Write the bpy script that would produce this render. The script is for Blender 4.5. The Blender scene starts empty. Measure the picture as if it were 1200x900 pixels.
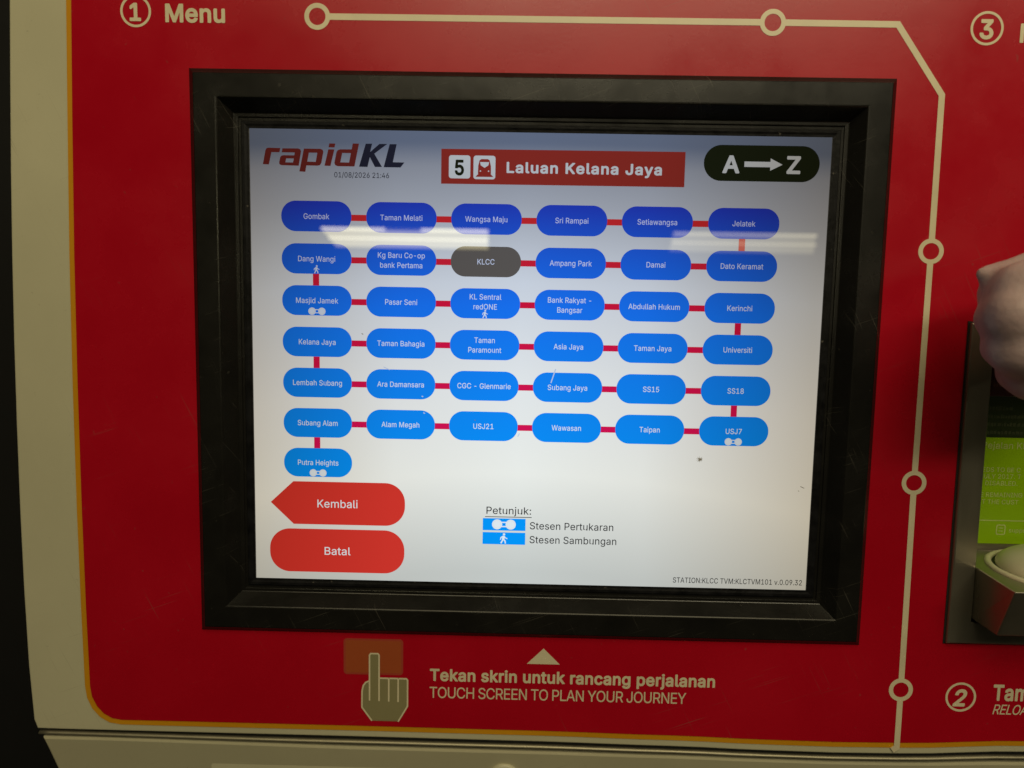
import bpy, bmesh, math, random
from mathutils import Vector, Matrix
from mathutils.geometry import tessellate_polygon

random.seed(7)
scene = bpy.context.scene
COL = scene.collection
CENTRE_H = 1.35          # height of the screen centre above the floor, metres


def W(x, y, z=0.0):
    """Machine face coordinates in millimetres (x right, y up, z out of the screen) to world metres."""
    return Vector((x / 1000.0, -z / 1000.0, y / 1000.0 + CENTRE_H))


# ------------------------------------------------------------------ camera
CAM_POS = (-8.627, 28.303, 423.80)
CAM_X = (0.99974, 0.018648, -0.012771)
CAM_DOWN = (0.019764, -0.995400, 0.093742)
CAM_FWD = (-0.010964, -0.093971, -0.995515)


def D(v):
    return Vector((v[0], -v[2], v[1])).normalized()


cam_data = bpy.data.cameras.new('camera')
cam = bpy.data.objects.new('camera', cam_data)
COL.objects.link(cam)
cx, cy, cz = D(CAM_X), -D(CAM_DOWN), -D(CAM_FWD)
m = Matrix(((cx.x, cy.x, cz.x), (cx.y, cy.y, cz.y), (cx.z, cy.z, cz.z))).to_4x4()
m.translation = W(*CAM_POS)
cam.matrix_world = m
cam_data.sensor_width = 36.0
cam_data.lens = 24.9
cam_data.clip_start = 0.02
cam_data.clip_end = 60.0
cam_data.dof.use_dof = True
cam_data.dof.focus_distance = 0.432
cam_data.dof.aperture_fstop = 6.5
scene.camera = cam

# ------------------------------------------------------------------ world, lamps, exposure
world = bpy.data.worlds.new('World')
scene.world = world
world.use_nodes = True
world.node_tree.nodes['Background'].inputs[0].default_value = (1.0, 0.9, 0.62, 1)
world.node_tree.nodes['Background'].inputs[1].default_value = 0.006


def lamp(name, pos, target, sx, sy, watts, col):
    d = bpy.data.lights.new(name, 'AREA')
    d.shape = 'RECTANGLE'
    d.size, d.size_y = sx, sy
    d.energy = watts
    d.color = col
    o = bpy.data.objects.new(name, d)
    COL.objects.link(o)
    p, t = W(*pos), W(*target)
    o.location = p
    o.rotation_euler = (t - p).to_track_quat('-Z', 'Y').to_euler()
    return o


# fluorescent light of the hall, with an unseen lamp added above the panel
lamp('top_fill_lamp', (190, 830, 700), (60, 40, 0), 1.5, 0.5, 6.0, (1.0, 0.86, 0.52))  # unseen area lamp, added to brighten the top of the panel
lamp('hall_lamp', (600, 1570, 2500), (0, 0, 0), 2.1, 0.36, 25.0, (1.0, 0.89, 0.61))

scene.view_settings.view_transform = 'Standard'
scene.view_settings.look = 'None'
scene.view_settings.exposure = 0.0
scene.view_settings.gamma = 1.0


# ------------------------------------------------------------------ materials
def new_mat(name):
    mt = bpy.data.materials.new(name)
    mt.use_nodes = True
    nt = mt.node_tree
    nt.nodes.clear()
    return mt, nt, nt.nodes.new('ShaderNodeOutputMaterial')


def surface(name, col, rough=0.4, metal=0.0, spec=0.5, mottle=0.06, mscale=14.0, bump=0.0, bscale=900.0,
            rvar=0.06, specks=0.0, speck_col=(0.3, 0.2, 0.15), stretch=None, coat=0.0, scratch=0.0):
    """Principled surface with its own wear: broad mottling of the colour, uneven gloss, fine grain, sparse specks."""
    mt, nt, out = new_mat(name)
    N, L = nt.nodes, nt.links
    b = N.new('ShaderNodeBsdfPrincipled')
    b.inputs['Metallic'].default_value = metal
    b.inputs['Specular IOR Level'].default_value = spec
    b.inputs['Coat Weight'].default_value = coat
    b.inputs['Coat Roughness'].default_value = 0.12
    tc = N.new('ShaderNodeTexCoord')
    src = tc.outputs['Object']
    if stretch:
        mp = N.new('ShaderNodeMapping')
        mp.inputs['Scale'].default_value = stretch
        L.new(src, mp.inputs['Vector'])
        src = mp.outputs['Vector']
    n1 = N.new('ShaderNodeTexNoise')
    n1.inputs['Scale'].default_value = mscale
    n1.inputs['Detail'].default_value = 7
    n1.inputs['Roughness'].default_value = 0.62
    L.new(src, n1.inputs['Vector'])
    mr = N.new('ShaderNodeMapRange')
    mr.inputs['From Min'].default_value = 0.3
    mr.inputs['From Max'].default_value = 0.7
    mr.inputs['To Min'].default_value = 1 - mottle
    mr.inputs['To Max'].default_value = 1 + mottle
    L.new(n1.outputs['Fac'], mr.inputs['Value'])
    mx = N.new('ShaderNodeMix')
    mx.data_type = 'RGBA'
    mx.blend_type = 'MULTIPLY'
    mx.inputs['Factor'].default_value = 1.0
    mx.inputs['A'].default_value = (*col, 1)
    L.new(mr.outputs['Result'], mx.inputs['B'])
    colout = mx.outputs['Result']
    if specks:
        v = N.new('ShaderNodeTexNoise')
        v.inputs['Scale'].default_value = 260
        v.inputs['Detail'].default_value = 2
        L.new(tc.outputs['Object'], v.inputs['Vector'])
        st = N.new('ShaderNodeMapRange')
        st.inputs['From Min'].default_value = 0.735
        st.inputs['From Max'].default_value = 0.80
        st.inputs['To Max'].default_value = specks
        L.new(v.outputs['Fac'], st.inputs['Value'])
        m2 = N.new('ShaderNodeMix')
        m2.data_type = 'RGBA'
        L.new(st.outputs['Result'], m2.inputs['Factor'])
        L.new(colout, m2.inputs['A'])
        m2.inputs['B'].default_value = (*speck_col, 1)
        colout = m2.outputs['Result']
    for ang, seed in ((0.35, 0.0), (-1.1, 3.7)) if scratch else ():
        # sparse hairline scratches running in two directions, only where the surface has been rubbed
        mp2 = N.new('ShaderNodeMapping')
        mp2.inputs['Rotation'].default_value = (0.0, ang, 0.0)
        mp2.inputs['Location'].default_value = (seed, 0.0, seed)
        L.new(tc.outputs['Object'], mp2.inputs['Vector'])
        mp3 = N.new('ShaderNodeMapping')
        mp3.inputs['Scale'].default_value = (22.0, 22.0, 1500.0)
        L.new(mp2.outputs['Vector'], mp3.inputs['Vector'])
        ns = N.new('ShaderNodeTexNoise')
        ns.inputs['Scale'].default_value = 1.0
        ns.inputs['Detail'].default_value = 1
        L.new(mp3.outputs['Vector'], ns.inputs['Vector'])
        hs = N.new('ShaderNodeMapRange')
        hs.inputs['From Min'].default_value = 0.70
        hs.inputs['From Max'].default_value = 0.78
        hs.inputs['To Max'].default_value = scratch
        L.new(ns.outputs['Fac'], hs.inputs['Value'])
        rub = N.new('ShaderNodeMapRange')
        rub.inputs['From Min'].default_value = 0.48
        rub.inputs['From Max'].default_value = 0.62
        L.new(n1.outputs['Fac'], rub.inputs['Value'])
        mm = N.new('ShaderNodeMath')
        mm.operation = 'MULTIPLY'
        L.new(hs.outputs['Result'], mm.inputs[0])
        L.new(rub.outputs['Result'], mm.inputs[1])
        m3 = N.new('ShaderNodeMix')
        m3.data_type = 'RGBA'
        L.new(mm.outputs['Value'], m3.inputs['Factor'])
        L.new(colout, m3.inputs['A'])
        m3.inputs['B'].default_value = (*speck_col, 1)
        colout = m3.outputs['Result']
    L.new(colout, b.inputs['Base Color'])
    r = N.new('ShaderNodeMapRange')
    r.inputs['From Min'].default_value = 0.3
    r.inputs['From Max'].default_value = 0.7
    r.inputs['To Min'].default_value = max(0.02, rough - rvar)
    r.inputs['To Max'].default_value = rough + rvar
    L.new(n1.outputs['Fac'], r.inputs['Value'])
    L.new(r.outputs['Result'], b.inputs['Roughness'])
    if bump:
        n2 = N.new('ShaderNodeTexNoise')
        n2.inputs['Scale'].default_value = bscale
        n2.inputs['Detail'].default_value = 3
        L.new(src, n2.inputs['Vector'])
        bp = N.new('ShaderNodeBump')
        bp.inputs['Strength'].default_value = bump
        bp.inputs['Distance'].default_value = 0.0004
        L.new(n2.outputs['Fac'], bp.inputs['Height'])
        L.new(bp.outputs['Normal'], b.inputs['Normal'])
    L.new(b.outputs['BSDF'], out.inputs['Surface'])
    return mt


def lcd(name, *stops):
    """A colour of the twisted-nematic LCD panel. Such a panel changes colour with the angle it is seen at: dark and
    bluish from below, brightest from a little above, dim and yellowish from the sides (layer weights against
    an axis tipped upwards and against the sideways axis), all under a thin glossy touch glass."""
    mt, nt, out = new_mat(name)
    N, L = nt.nodes, nt.links

    def weight(x, y, z, lo, hi, smooth=False):
        axis = N.new('ShaderNodeCombineXYZ')
        for k, v_ in enumerate((x, y, z)):
            axis.inputs[k].default_value = v_
        lw = N.new('ShaderNodeLayerWeight')
        lw.inputs['Blend'].default_value = 0.5
        L.new(axis.outputs[0], lw.inputs['Normal'])
        mr = N.new('ShaderNodeMapRange')
        mr.inputs['From Min'].default_value = lo
        mr.inputs['From Max'].default_value = hi
        L.new(lw.outputs['Facing'], mr.inputs['Value'])
        return mr.outputs['Result']
    a = math.radians(70)
    cr = N.new('ShaderNodeValToRGB')
    if len(stops) == 3:
        stops = tuple(zip((0.10, 0.40, 0.85), stops))
    e = cr.color_ramp.elements
    e[0].position, e[0].color = stops[0][0], (*stops[0][1], 1)
    e[1].position, e[1].color = stops[-1][0], (*stops[-1][1], 1)
    for pos, c_ in stops[1:-1]:
        e.new(pos).color = (*c_, 1)
    L.new(weight(0.0, -math.cos(a), math.sin(a), 0.885, 0.355), cr.inputs['Fac'])
    side = N.new('ShaderNodeValToRGB')
    se = side.color_ramp.elements
    se[0].position, se[0].color = 0.0, (1, 1, 1, 1)
    se[1].position, se[1].color = 1.0, (0.62, 0.53, 0.42, 1)
    se.new(0.45).color = (0.93, 0.91, 0.89, 1)
    L.new(weight(1.0, 0.0, 0.0, 1.0, 0.62), side.inputs['Fac'])
    mul = N.new('ShaderNodeMix')
    mul.data_type = 'RGBA'
    mul.blend_type = 'MULTIPLY'
    mul.inputs['Factor'].default_value = 1.0
    gz = N.new('ShaderNodeMix')
    gz.data_type = 'RGBA'
    gz.blend_type = 'MULTIPLY'
    gz.inputs['Factor'].default_value = 1.0
    L.new(cr.outputs['Color'], gz.inputs['A'])
    graze = N.new('ShaderNodeMapRange')        # hardly any light leaves the panel at grazing angles
    graze.inputs['From Min'].default_value = 0.30
    graze.inputs['From Max'].default_value = 0.95
    graze.inputs['To Min'].default_value = 1.0
    graze.inputs['To Max'].default_value = 0.10
    lwf = N.new('ShaderNodeLayerWeight')
    lwf.inputs['Blend'].default_value = 0.5
    L.new(lwf.outputs['Facing'], graze.inputs['Value'])
    L.new(graze.outputs['Result'], gz.inputs['B'])
    L.new(gz.outputs['Result'], mul.inputs['A'])
    L.new(side.outputs['Color'], mul.inputs['B'])
    em = N.new('ShaderNodeEmission')
    L.new(mul.outputs['Result'], em.inputs['Color'])
    gl = N.new('ShaderNodeBsdfGlossy')
    gl.inputs['Color'].default_value = (1, 1, 1, 1)
    # greasy fingers: the glass is a little less sharp in patches
    tc = N.new('ShaderNodeTexCoord')
    nz = N.new('ShaderNodeTexNoise')
    nz.inputs['Scale'].default_value = 30
    nz.inputs['Detail'].default_value = 6
    L.new(tc.outputs['Object'], nz.inputs['Vector'])
    rr = N.new('ShaderNodeMapRange')
    rr.inputs['From Min'].default_value = 0.45
    rr.inputs['From Max'].default_value = 0.75
    rr.inputs['To Min'].default_value = 0.001
    rr.inputs['To Max'].default_value = 0.006
    L.new(nz.outputs['Fac'], rr.inputs['Value'])
    L.new(rr.outputs['Result'], gl.inputs['Roughness'])
    fr = N.new('ShaderNodeFresnel')
    fr.inputs['IOR'].default_value = 1.5
    mx = N.new('ShaderNodeMixShader')
    L.new(fr.outputs['Fac'], mx.inputs['Fac'])
    L.new(em.outputs['Emission'], mx.inputs[1])
    L.new(gl.outputs['BSDF'], mx.inputs[2])
    L.new(mx.outputs['Shader'], out.inputs['Surface'])
    return mt


def lit(name, col, strength):
    mt, nt, out = new_mat(name)
    em = nt.nodes.new('ShaderNodeEmission')
    em.inputs['Color'].default_value = (*col, 1)
    em.inputs['Strength'].default_value = strength
    nt.links.new(em.outputs['Emission'], out.inputs['Surface'])
    return mt


M = {
    'cream': surface('cream_enamel', (0.50, 0.475, 0.33), 0.36, mottle=0.05, mscale=9, bump=0.06, bscale=700, specks=0.3, speck_col=(0.2, 0.17, 0.1), scratch=0.4),
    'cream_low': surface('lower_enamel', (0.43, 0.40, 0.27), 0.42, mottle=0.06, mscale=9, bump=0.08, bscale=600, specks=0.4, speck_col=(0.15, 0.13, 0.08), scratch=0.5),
    'red': surface('red_vinyl', (0.41, 0.0022, 0.013), 0.285, spec=0.36, mottle=0.07, mscale=11, bump=0.045, bscale=420, rvar=0.10, specks=0.35, speck_col=(0.24, 0.07, 0.06), scratch=0.5),
    'amber': surface('amber_vinyl', (0.58, 0.26, 0.008), 0.32, mottle=0.06),
    'ivory': surface('ivory_print', (0.66, 0.59, 0.41), 0.36, mottle=0.07, mscale=40),
    'olive': surface('olive_print', (0.25, 0.225, 0.115), 0.36, mottle=0.04),
    'rust': surface('rust_print', (0.36, 0.075, 0.022), 0.34, mottle=0.05),
    'rust_edge': surface('rust_edge_print', (0.36, 0.055, 0.03), 0.34, mottle=0.05),
    'black': surface('black_plastic', (0.009, 0.0085, 0.0075), 0.25, mottle=0.25, mscale=30, bump=0.08, bscale=1500, rvar=0.045, specks=0.2, speck_col=(0.12, 0.11, 0.09), scratch=0.5),
    'gasket': surface('grimy_gasket', (0.006, 0.006, 0.007), 0.45, spec=0.14, mottle=0.6, mscale=120, bump=0.5, bscale=500, rvar=0.12, specks=0.9, speck_col=(0.11, 0.10, 0.085)),
    'lcd_edge': surface('panel_edge', (0.10, 0.10, 0.11), 0.3, mottle=0.4, mscale=90),
    'rubber': surface('dark_rubber', (0.012, 0.012, 0.010), 0.6, mottle=0.3),
    'steel': surface('brushed_steel', (0.36, 0.33, 0.26), 0.34, metal=0.85, mottle=0.14, mscale=20, stretch=(1, 1, 0.12), rvar=0.1, bump=0.1, bscale=300),
    'trim': surface('trim_metal', (0.34, 0.31, 0.22), 0.5, metal=0.8, mottle=0.12, mscale=40),
    'dome': surface('cream_plastic', (0.70, 0.66, 0.46), 0.22, mottle=0.04, mscale=30),
    'lime': surface('lime_print', (0.29, 0.52, 0.001), 0.35, mottle=0.05),
    'lime_text': surface('pale_lime_print', (0.52, 0.62, 0.20), 0.4, mottle=0.15, mscale=200),
    'shaded_green': surface('shaded_green_print', (0.022, 0.036, 0.010), 0.35, mottle=0.1),  # shade in the bay is put into the colour of the upper notice
    'shaded_green_text': surface('shaded_green_lettering', (0.05, 0.065, 0.028), 0.4, mottle=0.15, mscale=200),
    'shaded_red': surface('shaded_red_print', (0.055, 0.008, 0.009), 0.35, mottle=0.1),  # red header, darkened in its colour for the shade in the bay
    'shaded_red_text': surface('shaded_red_lettering', (0.12, 0.035, 0.03), 0.4, mottle=0.15),
    'wall': surface('dark_wall_paint', (0.0025, 0.0022, 0.002), 0.8, mottle=0.2),
    'housing': surface('lamp_housing', (0.6, 0.58, 0.5), 0.5),
    'tube': lit('fluorescent_tube', (1.0, 0.92, 0.60), 17.5),
    'diffuser': lit('lit_reflector', (1.0, 0.88, 0.48), 7.8),
    'tube_dim': lit('dim_tube', (1.0, 0.90, 0.60), 7.5),
    'diffuser_dim': lit('dim_reflector', (1.0, 0.90, 0.58), 2.6),
    # the display
    'paper': lcd('lcd_white', (0.0, (0.11, 0.14, 0.215)), (0.055, (0.235, 0.262, 0.325)), (0.153, (0.33, 0.365, 0.435)), (0.344, (0.58, 0.645, 0.745)), (0.60, (0.77, 0.815, 0.84)), (0.80, (0.84, 0.875, 0.84)), (1.0, (0.56, 0.60, 0.585))),
    'blue': lcd('lcd_blue', (0.015, 0.014, 0.33), (0.009, 0.16, 0.86), (0.001, 0.31, 0.98)),
    'label': lcd('lcd_button_text', (0.36, 0.40, 0.66), (0.56, 0.66, 0.84), (0.74, 0.84, 0.90)),
    'grey': lcd('lcd_grey', (0.085, 0.082, 0.084), (0.095, 0.088, 0.084), (0.11, 0.10, 0.10)),
    'crimson': lcd('lcd_crimson', (0.40, 0.022, 0.013), (0.56, 0.007, 0.045), (0.68, 0.006, 0.11)),
    'brick': lcd('lcd_brick', (0.20, 0.021, 0.016), (0.55, 0.04, 0.02), (0.62, 0.05, 0.03)),
    'scarlet': lcd('lcd_scarlet', (0.42, 0.030, 0.010), (0.55, 0.035, 0.02), (0.64, 0.038, 0.027)),
    'pine': lcd('lcd_black', (0.009, 0.012, 0.005), (0.012, 0.013, 0.009), (0.016, 0.016, 0.014)),
    'silver': lcd('lcd_silver', (0.42, 0.46, 0.50), (0.55, 0.55, 0.55), (0.75, 0.74, 0.72)),
    'wine': lcd('lcd_wine', (0.10, 0.015, 0.013), (0.25, 0.012, 0.012), (0.3, 0.015, 0.015)),
    'navy': lcd('lcd_navy', (0.012, 0.013, 0.026), (0.02, 0.02, 0.05), (0.02, 0.02, 0.05)),
    'ink': lcd('lcd_ink', (0.012, 0.013, 0.022), (0.016, 0.016, 0.02), (0.02, 0.021, 0.023)),
    'mark': surface('scratched_glass', (0.30, 0.29, 0.28), 0.5, mottle=0.3, mscale=300),
    'mark_lit': lcd('lcd_through_scratch', (0.3, 0.33, 0.5), (0.42, 0.5, 0.72), (0.55, 0.68, 0.86)),
}


def skin_mat():
    mt, nt, out = new_mat('skin')
    N, L = nt.nodes, nt.links
    b = N.new('ShaderNodeBsdfPrincipled')
    b.inputs['Roughness'].default_value = 0.5
    b.inputs['Subsurface Weight'].default_value = 0.12
    b.inputs['Subsurface Radius'].default_value = (0.006, 0.002, 0.001)
    b.inputs['Subsurface Scale'].default_value = 1.0
    tc = N.new('ShaderNodeTexCoord')
    nz = N.new('ShaderNodeTexNoise')
    nz.inputs['Scale'].default_value = 45
    nz.inputs['Detail'].default_value = 6
    L.new(tc.outputs['Object'], nz.inputs['Vector'])
    cr = N.new('ShaderNodeValToRGB')
    cr.color_ramp.elements[0].position = 0.35
    cr.color_ramp.elements[0].color = (0.38, 0.265, 0.265, 1)
    cr.color_ramp.elements[1].position = 0.68
    cr.color_ramp.elements[1].color = (0.54, 0.40, 0.40, 1)
    L.new(nz.outputs['Fac'], cr.inputs['Fac'])
    L.new(cr.outputs['Color'], b.inputs['Base Color'])
    n2 = N.new('ShaderNodeTexNoise')
    n2.inputs['Scale'].default_value = 260
    n2.inputs['Detail'].default_value = 4
    L.new(tc.outputs['Object'], n2.inputs['Vector'])
    bp = N.new('ShaderNodeBump')
    bp.inputs['Strength'].default_value = 0.55
    bp.inputs['Distance'].default_value = 0.0008
    L.new(n2.outputs['Fac'], bp.inputs['Height'])
    L.new(bp.outputs['Normal'], b.inputs['Normal'])
    L.new(b.outputs['BSDF'], out.inputs['Surface'])
    return mt


M['skin'] = skin_mat()


# ------------------------------------------------------------------ mesh helpers (all in face millimetres)
class MB:
    """Collects faces, each with a material, and links them as ONE mesh object."""

    def __init__(self):
        self.v, self.f, self.mi, self.mats = [], [], [], []

    def slot(self, mat):
        if mat not in self.mats:
            self.mats.append(mat)
        return self.mats.index(mat)

    def add(self, verts, faces, mat):
        o = len(self.v)
        s = self.slot(mat)
        self.v += [W(*p) for p in verts]
        for fc in faces:
            self.f.append([o + i for i in fc])
            self.mi.append(s)

    def flat(self, loops, z, mat):
        """A filled flat outline (first loop, holes after) at height z, facing out."""
        pts = [p for l in loops for p in l]
        tri = tessellate_polygon([[Vector((p[0], p[1], 0)) for p in l] for l in loops])
        fs = []
        for t in tri:
            a, b, c = (pts[i] for i in t)
            cr = (b[0] - a[0]) * (c[1] - a[1]) - (b[1] - a[1]) * (c[0] - a[0])
            fs.append(t if cr > 0 else t[::-1])
        self.add([(p[0], p[1], z) for p in pts], fs, mat)

    def plate(self, loops, z, thick, mat):
        """flat() with side walls going back by thick."""
        self.flat(loops, z, mat)
        for l in loops:
            n = len(l)
            self.add([(p[0], p[1], z) for p in l] + [(p[0], p[1], z - thick) for p in l],
                     [(i, (i + 1) % n, n + (i + 1) % n, n + i) for i in range(n)], mat)

    def loft(self, rings, mat, closed=True, caps=(False, False)):
        n = len(rings[0])
        vs = [p for r in rings for p in r]
        fs = []
        for k in range(len(rings) - 1):
            for i in range(n if closed else n - 1):
                j = (i + 1) % n
                fs.append((k * n + i, k * n + j, (k + 1) * n + j, (k + 1) * n + i))
        if caps[0]:
            fs.append(tuple(range(n))[::-1])
        if caps[1]:
            fs.append(tuple((len(rings) - 1) * n + i for i in range(n)))
        self.add(vs, fs, mat)

    def build(self, name, parent=None, smooth=False, bevel=0.0):
        me = bpy.data.meshes.new(name)
        me.from_pydata([tuple(p) for p in self.v], [], self.f)
        for mt in self.mats:
            me.materials.append(M[mt])
        me.polygons.foreach_set('material_index', self.mi)
        me.update()
        bm = bmesh.new()
        bm.from_mesh(me)
        if smooth or bevel:
            bmesh.ops.remove_doubles(bm, verts=bm.verts, dist=1e-6)
            bmesh.ops.recalc_face_normals(bm, faces=bm.faces)
        bm.to_mesh(me)
        bm.free()
        if smooth:
            me.polygons.foreach_set('use_smooth', [True] * len(me.polygons))
        o = bpy.data.objects.new(name, me)
        COL.objects.link(o)
        if parent is not None:
            o.parent = parent
        if bevel:
            b = o.modifiers.new('bevel', 'BEVEL')
            b.width = bevel / 1000.0
            b.segments = 3
            b.limit_method = 'ANGLE'
            b.angle_limit = math.radians(35)
            b.harden_normals = False
        return o


def rrect(x0, y0, x1, y1, r, n=10):
    pts = []
    for cxx, cyy, a0 in ((x1 - r, y1 - r, 0), (x0 + r, y1 - r, 90), (x0 + r, y0 + r, 180), (x1 - r, y0 + r, 270)):
        for k in range(n + 1):
            a = math.radians(a0 + 90 * k / n)
            pts.append((cxx + r * math.cos(a), cyy + r * math.sin(a)))
    return pts


def circle(cx_, cy_, r, n=48):
    return [(cx_ + r * math.cos(2 * math.pi * k / n), cy_ + r * math.sin(2 * math.pi * k / n)) for k in range(n)]


def stroke(p, q, w):
    dx, dy = q[0] - p[0], q[1] - p[1]
    l = math.hypot(dx, dy) or 1e-9
    nx, ny = -dy / l * w / 2, dx / l * w / 2
    return [(p[0] + nx, p[1] + ny), (p[0] - nx, p[1] - ny), (q[0] - nx, q[1] - ny), (q[0] + nx, q[1] + ny)]


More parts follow.
